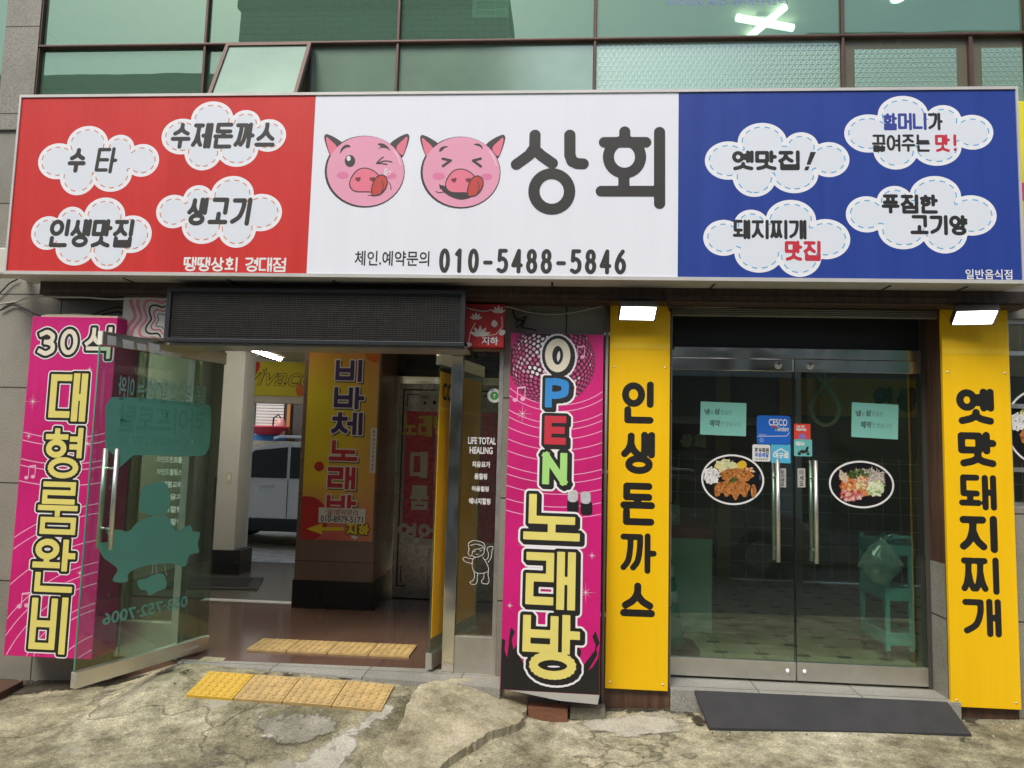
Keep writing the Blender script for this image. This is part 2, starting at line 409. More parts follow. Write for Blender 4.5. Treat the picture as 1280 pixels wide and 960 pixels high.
FIG = {'0': [ellipse(.5,.5,.46,.5,28)+[(.96,.5)]], '1': [[(.2,.82),(.56,1),(.56,0)]], '2': [_c((.02,.74),(.2,.96),(.55,1),(.92,.85),(.9,.6),(.6,.32),(.0,.0)),[(0,0),(1,0)]],
 '3': [_c((.04,.9),(.5,1),(.93,.84),(.86,.6),(.45,.53)), _c((.45,.53),(.95,.42),(.98,.16),(.5,0),(0,.1))], '4': [[(.72,0),(.72,1),(0,.3),(1,.3)]],
 '5': [[(.9,1),(.16,1),(.1,.55)], _c((.1,.55),(.5,.63),(.95,.46),(.92,.14),(.45,0),(0,.08))], '6': [ellipse(.5,.3,.48,.3,24)+[(.98,.3)], _c((.8,1),(.4,.78),(.1,.5),(.02,.3))],
 '7': [[(0,1),(1,1),(.35,0)]], '8': [ellipse(.5,.76,.4,.24,24)+[(.9,.76)], ellipse(.5,.27,.48,.27,24)+[(.98,.27)]], '9': [ellipse(.5,.7,.48,.3,24)+[(.98,.7)], _c((.98,.7),(.9,.5),(.6,.22),(.2,0))],
 '-': [[(.12,.42),(.88,.42)]], '.': [[(.5,0),(.5,.01)]], '!': [[(.5,1),(.5,.36)],[(.5,.02),(.5,.0)]], '·': [[(.5,.45),(.5,.46)]],
 'O': [ellipse(.5,.5,.48,.5,28)+[(.98,.5)]], 'P': [[(0,0),(0,1)], [(0,1),(.5,1)]+_c((.5,1),(.95,.9),(1,.7),(.92,.5),(.5,.4))[1:]+[(0,.4)]], 'E': [[(1,1),(0,1),(0,0),(1,0)],[(0,.5),(.9,.5)]], 'N': [[(0,0),(0,1),(1,0),(1,1)]]}
def strokes(text, rect, r, gap=.12, shear=0.0, square=False, narrow=None):
    """text laid into rect = (u0, v0, u1, v1) as thick strokes of radius r"""
    u0, v0, u1, v1 = rect; n = 0; W = []
    for ch in text: W.append(.45 if ch == ' ' else ((narrow or {}).get(ch, 1.0)))
    cw = (u1-u0)/(sum(W)+gap*(len(text)-1)); x = u0; out = []
    for ch, w in zip(text, W):
        if ch != ' ':
            S = syllable(ch) if ord(ch) >= 0xAC00 else FIG[ch]
            for s in S:
                P = []
                for a, b in s:
                    X = x+r+a*max(1e-4, cw*w-2*r); Y = v0+r+b*(v1-v0-2*r); P.append((X+shear*(Y-(v0+v1)/2), Y))
                for p, q in zip(P, P[1:]): out.append(('s', p, q, r, square))
        x += cw*(w+gap)
    return out
def ink(sh, name, shapes, m, level=0.0, layer=1, parent=None, h=None, G=None):
    if G is None:
        h = h or max(.0012, min(q[3] for q in shapes)/3.2); G = sd_grid(shapes, h, max(level, 0)+3*h)
    return sh.fill(name, contour(G, level), m, layer, parent)
_txt = {}
def ftext(sh, name, text, rect, m, bold=0.0, layer=1, parent=None, mirror=False, shear=0, keep=False):
    """small print in the built-in font, stretched into rect"""
    c = bpy.data.curves.new(name, 'FONT'); c.body = text; c.size = 1; c.offset = bold; c.shear = shear; c.fill_mode = 'FRONT'; c.resolution_u = 4
    if '\n' in text: c.align_x = 'CENTER'
    o = bpy.data.objects.new(name, c); me = bpy.data.meshes.new_from_object(o); bpy.data.objects.remove(o)
    co = np.array([v.co[:] for v in me.vertices]); lo, hi = co.min(0), co.max(0)
    sx, sy = (rect[2]-rect[0])/(hi[0]-lo[0]), (rect[3]-rect[1])/(hi[1]-lo[1])
    co = (co-lo)*np.array([sx, sy, 0])
    if mirror: co[:,0] = (rect[2]-rect[0])-co[:,0]
    co += np.array([rect[0], rect[1], 0]); me.vertices.foreach_set('co', co.ravel()); me.update()
    return sh.place(me, name, m, layer, parent)
# ================================================================== materials of the place
def ground_mat():
    g = NT('weathered_concrete')
    big = g.noise(.9, 8, .68); mid = g.noise(3.2, 12, .78); fine = g.noise(85, 5, .85); mot = g.noise(14, 6, .7)
    c = g.ramp(big, [(.3, (.115, .105, .062)), (.41, (.275, .255, .17)), (.53, (.46, .43, .31)), (.68, (.66, .62, .49))])
    c = g.mix(.8, c, g.ramp(mid, [(.36, (.26, .25, .18)), (.5, (.95, .93, .85)), (.63, (1.45, 1.4, 1.28))]), 'MULTIPLY')
    c = g.mix(.75, c, g.ramp(fine, [(.36, (.12, .12, .1)), (.47, (.85, .85, .83)), (.55, (1, 1, 1)), (.68, (1.75, 1.7, 1.6))]), 'MULTIPLY')
    c = g.mix(.5, c, g.ramp(mot, [(.35, (.45, .45, .36)), (.6, (1.2, 1.2, 1.15))]), 'MULTIPLY')
    worn = g.ramp(g.noise(2.4, 10, .6), [(.605, (0, 0, 0)), (.63, (1, 1, 1))])
    c = g.mix(g.math('MULTIPLY', worn, .7), c, (.44, .41, .32))
    v = g.n('TexVoronoi'); v.feature = 'DISTANCE_TO_EDGE'; v.inputs['Scale'].default_value = .42
    ad = g.n('VectorMath'); ad.operation = 'ADD'; sc_ = g.n('VectorMath'); sc_.operation = 'SCALE'; sc_.inputs[3].default_value = .8
    n3 = g.n('TexNoise'); n3.inputs['Scale'].default_value = 3; n3.inputs['Detail'].default_value = 8; g.l(g.tc.outputs['Object'], n3.inputs['Vector'])
    g.l(n3.outputs[1], sc_.inputs[0]); g.l(g.tc.outputs['Object'], ad.inputs[0]); g.l(sc_.outputs[0], ad.inputs[1]); g.l(ad.outputs[0], v.inputs['Vector'])
    cr = g.ramp(v.outputs['Distance'], [(.0, (0, 0, 0)), (.007, (1, 1, 1))])
    c = g.mix(g.math('MULTIPLY', g.math('SUBTRACT', 1.0, cr), .6), c, (.05, .045, .03))
    g.l(c, g.b.inputs['Base Color']); g.b.inputs['Roughness'].default_value = .88; g.b.inputs['Specular IOR Level'].default_value = .3
    h = g.math('ADD', g.math('MULTIPLY', mid, .8), g.math('ADD', g.math('MULTIPLY', fine, .4), g.math('MULTIPLY', cr, .5)))
    g.bump(h, .7, .02); return g.m
GROUND = ground_mat()
def patch_mat(name, a, b, c3, worn=False):
    g = NT(name)
    c = g.ramp(g.noise(4.5, 9, .7), [(.32, a), (.5, b), (.68, c3)])
    c = g.mix(.7, c, g.ramp(g.noise(80, 3, .8), [(.3, (.4, .4, .36)), (.55, (1, 1, 1)), (.75, (1.35, 1.35, 1.3))]), 'MULTIPLY')
    g.l(c, g.b.inputs['Base Color']); g.b.inputs['Roughness'].default_value = .88; g.bump(g.noise(30, 8, .75), .5, .012)
    if worn:
        tr = g.n('BsdfTransparent'); mx = g.n('MixShader'); at_ = g.n('Attribute'); at_.attribute_name = 'edge'
        f = g.math('ADD', at_.outputs['Fac'], g.math('MULTIPLY', g.math('SUBTRACT', g.noise(6, 9, .72), .5), 2.2))
        g.l(g.ramp(f, [(.38, (0, 0, 0)), (.55, (1, 1, 1))]), mx.inputs[0]); g.l(tr.outputs[0], mx.inputs[1]); g.l(g.b.outputs[0], mx.inputs[2]); g.l(mx.outputs[0], g.out.inputs[0])
    return g.m
PATCH = patch_mat('trowelled_concrete', (.17, .145, .08), (.44, .39, .25), (.62, .56, .4))
CEMENT = patch_mat('pale_cement', (.28, .265, .2), (.46, .43, .34), (.56, .53, .43))
CEMW = patch_mat('worn_pale_cement', (.3, .28, .21), (.5, .47, .37), (.6, .57, .47), True); CEMW2 = patch_mat('worn_grey_cement', (.17, .16, .115), (.3, .28, .21), (.4, .375, .29), True)
CEMENT2 = patch_mat('dull_cement', (.12, .115, .075), (.22, .205, .15), (.3, .28, .21))
GRAN = tiles('granite_cladding', ((.34, .335, .29), (.29, .285, .245)), 1.18, .66, .005, (.05, .047, .04), 0.0, .55, (170, .75))
GRAN2 = tiles('granite_step', ((.36, .36, .33), (.42, .42, .38)), .62, 3, .004, (.1, .095, .08), 0, .6, (190, .75), .3, 'xy')
BROWN = tiles('brown_granite', ((.24, .165, .13), (.27, .185, .145)), 3, .3, .003, (.05, .035, .028), 0, .28, (220, .45), .2)
LOBBYF = tiles('polished_brown_floor', ((.15, .085, .06), (.17, .1, .072)), .6, .6, .003, (.05, .035, .028), 0, .13, (200, .35), .15, 'xy')
BLACKST = mat('black_stone', (.012, .013, .015), .3)
RESTF = NT('diner_floor')
def _rest():
    g = RESTF
    br = g.n('TexBrick'); br.offset = 0; g.l(g.tc.outputs['Object'], br.inputs['Vector'])
    for k_, v in (('Scale', 1), ('Brick Width', .3), ('Row Height', .3), ('Mortar Size', .004)): br.inputs[k_].default_value = v
    br.inputs['Color1'].default_value = (.62, .54, .38, 1); br.inputs['Color2'].default_value = (.56, .48, .33, 1); br.inputs['Mortar'].default_value = (.2, .17, .12, 1)
    sp = g.n('SeparateXYZ'); g.l(g.tc.outputs['Object'], sp.inputs[0])
    def near(o, per, w, ph=0): return g.math('LESS_THAN', g.math('ABSOLUTE', g.math('SUBTRACT', g.math('FRACT', g.math('ADD', g.math('DIVIDE', sp.outputs[o], per), ph)), .5)), w)
    d = g.math('MULTIPLY', near(0, .3, .17, .5), near(1, .3, .12, .5))
    c = g.mix(d, br.outputs['Color'], (.045, .035, .028)); c = g.mix(.5, c, g.ramp(g.noise(2, 6), [(.3, (.6, .57, .5)), (.7, (1, 1, 1))]), 'MULTIPLY')
    g.l(c, g.b.inputs['Base Color']); g.b.inputs['Roughness'].default_value = .3
_rest(); RESTF = RESTF.m
DARKTILE = tiles('dark_wall_tile', ((.12, .135, .115), (.14, .155, .135)), .2, .2, .006, (.45, .46, .42), 0, .35, None, .3)
PLASTER = mat('cream_plaster', (.55, .52, .44), .8, var=.15)
WHITEP = mat('white_paint', (.72, .71, .66), .6, var=.08)
DARKP = mat('charcoal_panel', (.022, .023, .024), .45)
STEEL = mat('brushed_steel', (.72, .7, .64), .42, 1, .12, 14)
CHROME = NT('polished_steel')
def _chr():
    g = CHROME; g.b.inputs['Base Color'].default_value = (.88, .83, .72, 1); g.b.inputs['Metallic'].default_value = 1; g.b.inputs['Roughness'].default_value = .16
    g.bump(g.noise(2.2, .5), 1.0, .06)
_chr(); CHROME = CHROME.m
def wood(name, a, b, rough=.5):
    g = NT(name); w = g.n('TexNoise'); mp = g.n('Mapping'); mp.inputs['Scale'].default_value = (30, 30, 1.6)
    g.l(g.tc.outputs['Object'], mp.inputs[0]); g.l(mp.outputs[0], w.inputs['Vector']); w.inputs['Scale'].default_value = 1; w.inputs['Detail'].default_value = 8
    c = g.ramp(w.outputs[0], [(.3, a), (.7, b)]); c = g.mix(.5, c, g.ramp(g.noise(2.5, 6), [(.3, (.5, .48, .45)), (.6, (1, 1, 1))]), 'MULTIPLY')
    g.l(c, g.b.inputs['Base Color']); g.b.inputs['Roughness'].default_value = rough; g.bump(w.outputs[0], .3, .004); return g.m
WOOD = wood('brown_wood', (.055, .027, .016), (.14, .072, .043)); BEAMW = wood('dark_beam', (.035, .021, .014), (.085, .05, .032))
COPPER = mat('copper_frame', (.1, .055, .042), .45, .3, .3, 5)
GREENG = glass('green_glazing', (.34, .56, .42), .22, .9, 0, .17, (.62, .9, .68), .04, (.2, .37, .26), .85)
FROST = NT('frosted_green_glass')
def _fr():
    g = FROST; tr = g.n('BsdfTranslucent'); tr.inputs[0].default_value = (.3, .42, .33, 1); gl = g.n('BsdfGlossy'); gl.inputs[0].default_value = (.7, .92, .8, 1); gl.inputs['Roughness'].default_value = .16
    df = g.n('BsdfDiffuse'); g.l(g.ramp(g.noise(3, 7, .6), [(.3, (.2, .31, .22)), (.7, (.29, .41, .3))]), df.inputs[0])
    m1 = g.n('MixShader'); m1.inputs[0].default_value = .35; g.l(df.outputs[0], m1.inputs[1]); g.l(tr.outputs[0], m1.inputs[2])
    m2 = g.n('MixShader'); m2.inputs[0].default_value = .22; g.l(m1.outputs[0], m2.inputs[1]); g.l(gl.outputs[0], m2.inputs[2]); g.l(m2.outputs[0], g.out.inputs[0])
_fr(); FROST = FROST.m
PATT = NT('patterned_green_glass')
def _pt():
    g = PATT; sp = g.n('SeparateXYZ'); g.l(g.tc.outputs['Object'], sp.inputs[0])
    def tri(s, ph): return g.math('PINGPONG', g.math('ADD', g.math('MULTIPLY', s, 26), ph), .5)
    a = g.math('ADD', sp.outputs[0], g.math('MULTIPLY', sp.outputs[2], .58)); b = g.math('SUBTRACT', sp.outputs[0], g.math('MULTIPLY', sp.outputs[2], .58))
    h = g.math('MAXIMUM', g.math('MAXIMUM', tri(a, 0), tri(b, .2)), tri(g.math('MULTIPLY', sp.outputs[2], 1.16), .1))
    gl = g.n('BsdfGlossy'); gl.inputs[0].default_value = (.75, .95, .83, 1); gl.inputs['Roughness'].default_value = .2
    bp = g.n('Bump'); bp.inputs['Strength'].default_value = .22; bp.inputs['Distance'].default_value = .01; g.l(h, bp.inputs['Height']); g.l(bp.outputs[0], gl.inputs['Normal'])
    df = g.n('BsdfDiffuse'); df.inputs[0].default_value = (.2, .31, .215, 1); g.l(bp.outputs[0], df.inputs['Normal'])
    m2 = g.n('MixShader'); m2.inputs[0].default_value = .32; g.l(df.outputs[0], m2.inputs[1]); g.l(gl.outputs[0], m2.inputs[2]); g.l(m2.outputs[0], g.out.inputs[0])
_pt(); PATT = PATT.m
DOORG = glass('door_glass', (.53, .71, .6), .08, 1.0, 0, .014, (.9, 1, .94))
LEAFG = glass('leaf_glass', (.5, .72, .6), .02, 1.0, 0, .05, (.85, 1, .92))
SIDEG = glass('side_glass', (.8, .86, .74), .03, .9, 0, .015)
EDGEG = mat('glass_edge', (.05, .22, .16), .2, coat=.5); EDGED = mat('dark_glass_edge', (.012, .02, .016), .3)
WHITE_INK = mat('white_vinyl', (.78, .78, .75), .5, var=.04); BLACK_INK = mat('black_vinyl', (.014, .013, .011), .45, var=.05)
DARK_INK = mat('charcoal_ink', (.034, .033, .029), .45, var=.08)
RUBBER = mat('black_rubber', (.036, .036, .036), .75, var=.45, scale=7, bump=.25, bscale=150)
CABLE = mat('black_cable', (.012, .012, .012), .5); WCABLE = mat('grey_cable', (.4, .39, .34), .6)

OLIVE = mat('olive_glass', (.13, .125, .085), .25, var=.1)
# ================================================================== ground
def sm(a, b, x):
    t = min(1, max(0, (x-a)/(b-a))); return t*t*(3-2*t)
def ground_z(x, y):
    b = float(np.interp(x, [-9, -3.6, -2.5, -1, 0, .5, 2.8, 8], [-.02, .015, .045, .03, -.005, .03, .085, .12]))
    hump = .14*sm(-3.0, -2.35, x)*(1-sm(-.6, -.05, x))*(1-sm(.1, 1.05, -y))
    return b + .05*min(0, y) + hump + .006*math.sin(x*3.1+y*2)*math.cos(y*4.3-x)
def ground_sheet(name, xs, ys, zf, m):
    me = bpy.data.meshes.new(name); nx, ny = len(xs), len(ys)
    me.from_pydata([(x, y, zf(x, y)) for y in ys for x in xs], [], [(j*nx+i, j*nx+i+1, (j+1)*nx+i+1, (j+1)*nx+i) for j in range(ny-1) for i in range(nx-1)])
    me.polygons.foreach_set('use_smooth', [True]*len(me.polygons))
    o = link_mesh(name, me, m); o['kind'] = 'structure'; return o
ground_sheet('pavement', list(np.linspace(-9, 8, 240)), list(np.linspace(-3.3, .12, 70)), ground_z, GROUND)
ASPH = patch_mat('asphalt', (.07, .068, .06), (.1, .097, .088), (.14, .135, .12))
ground_sheet('road', list(np.linspace(-45, 45, 40)), list(np.linspace(-9.2, -3.3, 8)), lambda x, y: -.33+.02*(y+6), ASPH)
ground_sheet('far_pavement', list(np.linspace(-45, 45, 40)), list(np.linspace(-26, -9.2, 6)), lambda x, y: -.27, CEMENT2)
ground_sheet('ground', [-300, -60, 0, 60, 300], [-300, -60, 0, 60, 300], lambda x, y: -.55, ASPH)
kb = MB(); kb.box(-45, 45, -3.38, -3.26, -.5, -.155, .01); o = kb.build('kerb', CEMENT2); o['kind'] = 'structure'
ground_sheet('back_yard', list(np.linspace(-14, 6, 30)), list(np.linspace(4.34, 16, 20)), lambda x, y: .08+.01*math.sin(x*2+y), CEMENT)
# cement patches and slabs lying on the pavement
def slab_on_ground(name, px, m, lift=.006, thick=.0, y_sub=3):
    pts = []
    for p in px:
        q = onz(*p, 0.05)
        for _ in range(6): q = onz(*p, ground_z(q.x, q.y)+lift)
        pts.append((q.x, q.y))
    pts = catmull(pts, 9); rj = random.Random(len(name)*7+int(px[0][0])); pts = [(x+rj.gauss(0, .006), y+rj.gauss(0, .006)) for x, y in pts]
    me = fill_mesh(name, [pts]); bm = bmesh.new(); bm.from_mesh(me)
    bmesh.ops.triangulate(bm, faces=bm.faces); 
    for _ in range(5):
        bmesh.ops.subdivide_edges(bm, edges=[e for e in bm.edges if e.calc_length() > .03], cuts=1); bmesh.ops.triangulate(bm, faces=bm.faces)
    if thick:
        r = bmesh.ops.extrude_face_region(bm, geom=list(bm.faces))
        for v in [v for v in r['geom'] if isinstance(v, bmesh.types.BMVert)]: v.co.z = 1
        for v in bm.verts: v.co.z = ground_z(v.co.x, v.co.y)+(lift+thick if v.co.z > .5 else -.03)
    else:
        for v in bm.verts: v.co.z = ground_z(v.co.x, v.co.y)+lift
    bmesh.ops.recalc_face_normals(bm, faces=bm.faces)
    outl = np.array(pts); ed = [float(np.min(np.hypot(outl[:, 0]-v.co.x, outl[:, 1]-v.co.y))) for v in bm.verts]; bm.to_mesh(me); bm.free(); a_ = me.attributes.new('edge', 'FLOAT', 'POINT'); a_.data.foreach_set('value', [min(.8, e*7.5) for e in ed]); o = link_mesh(name, me, m); o['kind'] = 'structure'; return o
slab_on_ground('concrete_apron', [(478,956),(500,915),(522,868),(560,858),(622,862),(655,868),(659,890),(648,912),(618,922),(590,938),(560,958),(520,985)], PATCH, .004, .042)
slab_on_ground('cement_strip', [(468,882),(520,878),(500,900),(462,925),(420,985),(330,985),(372,940),(430,905)], CEMW, .005)
slab_on_ground('cement_patch', [(300,905),(330,890),(385,888),(428,898),(424,918),(380,936),(330,934),(306,920)], CEMW2, .006)
slab_on_ground('pale_patch', [(312,918),(335,908),(370,912),(380,922),(352,932),(322,930)], CEMW, .010)
slab_on_ground('pale_patch', [(350,900),(372,892),(390,900),(384,910),(362,908)], CEMW, .010)
slab_on_ground('pale_patch', [(706,905),(760,893),(830,890),(862,905),(858,918),(800,925),(740,918)], CEMW, .005)
slab_on_ground('pale_patch', [(70,905),(110,884),(128,880),(118,892),(92,908),(76,912)], CEMW, .005)

SHADE_DIRT = patch_mat('contact_shade_dirt', (.035, .03, .018), (.07, .06, .035), (.11, .095, .06), True)  # contact shade and grime painted as dark strips along wall foot and ramp
slab_on_ground('dirt_strip', [(-30,846),(60,846),(150,842),(225,834),(262,832),(225,846),(140,858),(60,868),(-30,872)], SHADE_DIRT, .005)
slab_on_ground('dirt_strip', [(650,868),(690,876),(760,878),(840,880),(878,884),(892,908),(872,914),(840,894),(780,893),(700,896),(655,892)], SHADE_DIRT, .006)
slab_on_ground('dirt_strip', [(1190,884),(1230,886),(1300,892),(1300,904),(1240,902),(1216,926),(1190,932),(1196,910)], SHADE_DIRT, .006)
slab_on_ground('dirt_strip', [(250,838),(400,842),(540,852),(640,862),(640,868),(540,858),(400,850),(250,845)], SHADE_DIRT, .005)
# grit, small stones and scraps along the wall foot and over the pavement
_g = NT('grit_stone'); _oi = _g.n('NewGeometry'); _g.l(_g.ramp(_oi.outputs['Random Per Island'], [(0, (.06, .05, .035)), (.5, (.24, .22, .17)), (1, (.55, .53, .46))]), _g.b.inputs['Base Color']); _g.b.inputs['Roughness'].default_value = .9
q = MB(); rg = random.Random(11)
for i in range(900):
    if i < 420: x, y = rg.uniform(-3.9, 3.4), -abs(rg.gauss(0, .05))-.02
    else: x, y = rg.uniform(-3.9, 3.4), -rg.uniform(.05, 1.5)
    if -2.5 < x < -.4 and y > -.25: continue
    if .7 < x < 2.42 and y > -.31: y = -.31-abs(rg.gauss(0, .03))
    r_ = rg.choice((.003, .004, .004, .006, .009)); z = ground_z(x, y)+r_*.3
    P = [q._v((x+r_*rg.uniform(.6, 1.3)*math.cos(a_+.3), y+r_*rg.uniform(.6, 1.3)*math.sin(a_+.3), z-r_*.4)) for a_ in (0, 1.57, 3.14, 4.71)]; T_ = q._v((x+rg.uniform(-.3, .3)*r_, y, z+r_*.7))
    for a_, b_ in zip(P, P[1:]+P[:1]): q.bm.faces.new((a_, b_, T_))
    q.bm.faces.new(P[::-1])
o = q.build('debris', _g.m); o['kind'] = 'stuff'

# ================================================================== the building
B = thing('commercial_building', 'grey granite shop building with green glazed upper floor and two glass entrances', 'building')
w = MB()
w.box(-9, -2.99, 0, .2, -.4, 2.95); w.box(-.41, .70, 0, .2, -.4, 2.95); w.box(2.62, 2.812, 0, .2, -.4, 2.95); w.box(2.812, 4.4, 0, .2, -.4, 1.36); w.box(2.812, 4.4, 0, .2, 2.56, 2.95); w.box(4.4, 4.52, 0, .2, -.4, 2.95); w.box(4.521, 6.9, 0, .2, -.4, .6); w.box(4.521, 6.9, 0, .2, 2.56, 2.95); w.box(6.901, 9, 0, .2, -.4, 2.95)
w.box(-2.99, -.41, .0, .2, 2.40, 2.95); w.box(.70, 2.62, 0, .2, 2.64, 2.95)
w.box(-9, 9, 0, .2, 2.951, 3.84)
w.box(-4.13, -3.87, -.02, .2, 3.841, 7.2); w.box(-9, -5.4, 0, .2, 3.841, 7.2); w.box(6.2, 9, 0, .2, 3.841, 7.2); w.box(-3.869, 6.2, 0, .2, 6.6, 7.2); w.box(-5.4, -4.131, 0, .2, 6.6, 7.2)
w.build('wall', GRAN, B)
r = MB(); r.box(-9, 9, -.1, 4.7, 7.2, 7.4); r.build('roof', CEMENT2, B)
s = MB(); s.box(-9, -4.3, .21, 4.2, 2.76, 2.94); s.box(-4.3, 9, .21, 4.2, 2.77, 2.95); s.box(-9, 9, .21, 4.6, 5.84, 5.95); s.box(-9, 9, 4.45, 4.6, 2.951, 5.83); s.box(-9, -8.9, .21, 4.44, 2.96, 5.83); s.box(8.9, 9, .21, 4.44, 2.96, 5.83)
s.box(-9, -8.8, .2, 4.2, -.4, 2.75); s.box(8.8, 9, .2, 4.4, -.4, 2.75); s.box(-.28, 9, 4.201, 4.6, 2.77, 2.94); s.box(-.95, -.8, 2.5, 4.44, 2.96, 5.83); s.box(3.6, 3.75, .5, 4.44, 2.96, 5.83)
s.build('inner_shell', PLASTER, B)
q = MB(); q.box(-.279, -.262, .286, 4.299, .18, 2.679); q.box(6.931, 6.949, .26, 4.299, .18, 2.679); q.build('diner_side_wall', mat('white_wall', (.8, .8, .76), .7, var=.05), B)
# upper glazing
xs = [-3.868, -2.62, -1.22, .16, 1.82, 3.0, 4.4, 6.19]
fm = MB()
for z, t in ((3.86, .03), (4.462, .016), (5.9, .03), (6.56, .03)): fm.box(-3.87, 6.2, -.02, .06, z, z+t, .004)
for x in xs: fm.box(x-.009, x+.009, -.012, .055, 3.845, 6.6, .003)
fm.box(-1.86, -1.836, -.01, .056, 3.89, 4.459); fm.box(2.63, 2.655, -.01, .056, 3.89, 4.459);
fm.build('window_frame', COPPER, B)
lower = [(-3.856, -2.632, GREENG), (-1.836, -1.232, FROST), (-1.208, .148, FROST), (.172, 1.808, PATT), (1.832, 2.63, OLIVE), (2.655, 2.988, OLIVE), (3.012, 4.388, FROST), (4.412, 6.18, FROST)]
for a, b in zip(xs, xs[1:]):
    p = MB(); p.box(a+.012, b-.012, .018, .026, 4.482, 5.9); p.build('upper_pane', GREENG, B)
    p = MB(); p.box(a+.012, b-.012, .018, .026, 5.93, 6.56); p.build('upper_pane', GREENG, B)
for a, b, m in lower: p = MB(); p.box(a, b, .02, .028, 3.89, 4.46); p.build('lower_pane', m, B)
for a, b in ((1.9, 2.56), (2.72, 2.98)): p = MB(); p.box(a, b, .012, .019, 3.9, 4.385); p.build('patterned_film', PATT, B)
p = MB(); p.box(-5.4, -4.131, .02, .03, 3.845, 6.6); p.build('side_glazing', GREENG, B)
# top-hung sash standing open
a = RAD(24); wn = MB(); wn.M = Matrix.Translation((-2.14, -.025, 4.455)) @ Matrix.Rotation(-a, 4, 'X')
for bx in ((-.31, .31, -.025, 0), (-.31, .31, -.56, -.535), (-.31, -.285, -.535, -.025), (.285, .31, -.535, -.025)): wn.box(bx[0], bx[1], -.015, .015, bx[2], bx[3])
sash = wn.build('open_sash', COPPER, B)
wn = MB(); wn.M = Matrix.Translation((-2.14, -.025, 4.455)) @ Matrix.Rotation(-a, 4, 'X'); wn.box(-.285, .285, -.004, .004, -.535, -.025); wn.build('pane', FROST, sash)
wn = MB(); wn.box(-2.61, -2.46, .03, .05, 3.89, 4.458); wn.build('lower_pane', GREENG, B)
# brown timber beam under the fascia, metal strip over the diner
bm_ = MB(); bm_.box(-3.56, 2.86, -.2, -.001, 2.60, 2.69, .004); bm_.box(-3.5, 2.8, -.212, -.2, 2.612, 2.64); bm_.build('timber_beam', BEAMW, B)
st = MB(); st.box(.69, 2.37, -.03, -.001, 2.545, 2.598)
for k in range(4): st.tube([(.69, -.034, 2.551+.013*k), (2.37, -.034, 2.551+.013*k)], .0045, 6)
st.build('corrugated_strip', mat('dull_zinc', (.25, .235, .19), .5, .4, .25), B)
# lobby: step, floor, walls, pillar
def poly_box(name, pts, z0, z1, m, bev=0): q = MB(); q.prism(pts, 'z', z0, z1, bev); return q.build(name, m, B)
poly_box('entrance_step', [(-2.52, -.02), (-1.2, -.165), (-.7, -.2), (-.36, -.235), (-.36, .11), (-2.52, .045)], -.2, .186, GRAN2, .006)
q = MB(); q.box(-8.8, -.29, .046, 4.2, -.2, .185); q.build('lobby_floor', LOBBYF, B)

q = MB(); q.box(-8.7, -2.42, 1.95, 4.19, .1855, .1925); q.build('corridor_floor', tiles('grey_floor_tile', ((.17, .155, .125), (.145, .132, .105)), .6, .6, .004, (.1, .09, .08), 0, .2, (150, .4), .2, 'xy'), B)
q = MB(); q.box(-3.3, -2.42, 1.84, 1.945, .1855, .196); q.build('threshold_strip', mat('pale_granite_strip', (.62, .61, .56), .4), B)
q = MB()
q.box(-9, -3.97, 4.2, 4.36, -.4, 2.76); q.box(-3.24, -.28, 4.2, 4.36, -.4, 2.76); q.box(-3.97, -3.24, 4.2, 4.36, 2.16, 2.76); q.box(-.41, -.281, .2, 4.2, -.2, 2.76); q.box(-4.6, -4.45, .2, 4.2, .19, 2.75)
q.build('lobby_wall', PLASTER, B)
q = MB(); q.box(-3.86, -3.62, 3.2, 3.5, .46, 2.75, .004); q.build('white_column', mat('grey_white_paint', (.5, .49, .44), .6, var=.1), B)
q = MB(); q.box(-3.87, -3.54, 3.19, 3.51, .19, .46, .004); q.build('column_plinth', BLACKST, B)
q = MB(); q.box(-4.3, -3.97, 4.06, 4.19, .2, 1.22); q.build('wainscot', BROWN, B)
q = MB(); q.box(-2.4, -1.68, 1.75, 2.6, .43, 2.75, .004); q.build('granite_pillar', BROWN, B)
q = MB(); q.box(-2.41, -1.67, 1.742, 2.61, .187, .43, .003); q.build('pillar_plinth', BLACKST, B)
q = MB(); q.box(-1.67, -.42, 2.36, 2.5, .19, 2.75); q.build('lift_wall', mat('dark_stone', (.05, .047, .042), .3), B)
q = MB()
for x in (-3.2, -2.2, -1.2):
    q.box(x-.46, x+.46, .55, 4.1, 2.70, 2.757); q.box(x-.38, x+.38, .7, 3.9, 2.672, 2.70)
q.build('ceiling_coffer', mat('cream_ceiling', (.5, .47, .37), .6), B)
fr = MB(); fr.box(-2.99, -.41, .02, .1, 2.30, 2.398); fr.build('door_header', STEEL, B)
for x0, x1, nm in ((-2.6, -2.55, 'door_post'), (-.765, -.688, 'door_post'), (-.442, -.412, 'side_post'), (-2.988, -2.955, 'side_post')):
    q = MB(); q.box(x0, x1, .02, .1, .187, 2.299, .003); q.build(nm, CHROME if x0 == -.765 else STEEL, B)
sl = MB(); sl.box(-.688, -.442, .055, .063, .42, 2.299); sl = sl.build('sidelight', SIDEG, B)
q = MB(); q.box(-.688, -.442, .03, .09, .187, .42, .003); q.build('kick_panel', STEEL, sl)
sl2 = MB(); sl2.box(-2.954, -2.601, .055, .063, .42, 2.299); sl2 = sl2.build('sidelight', SIDEG, B)
q = MB(); q.box(-2.954, -2.601, .03, .09, .187, .42, .003); q.build('kick_panel', STEEL, sl2)
q = MB()
q.box(-1.70, -1.63, 2.27, 2.359, .187, 2.34, .002); q.box(-1.629, -.42, 2.29, 2.359, 2.27, 2.34, .002); q.build('lift_frame', CHROME, B)

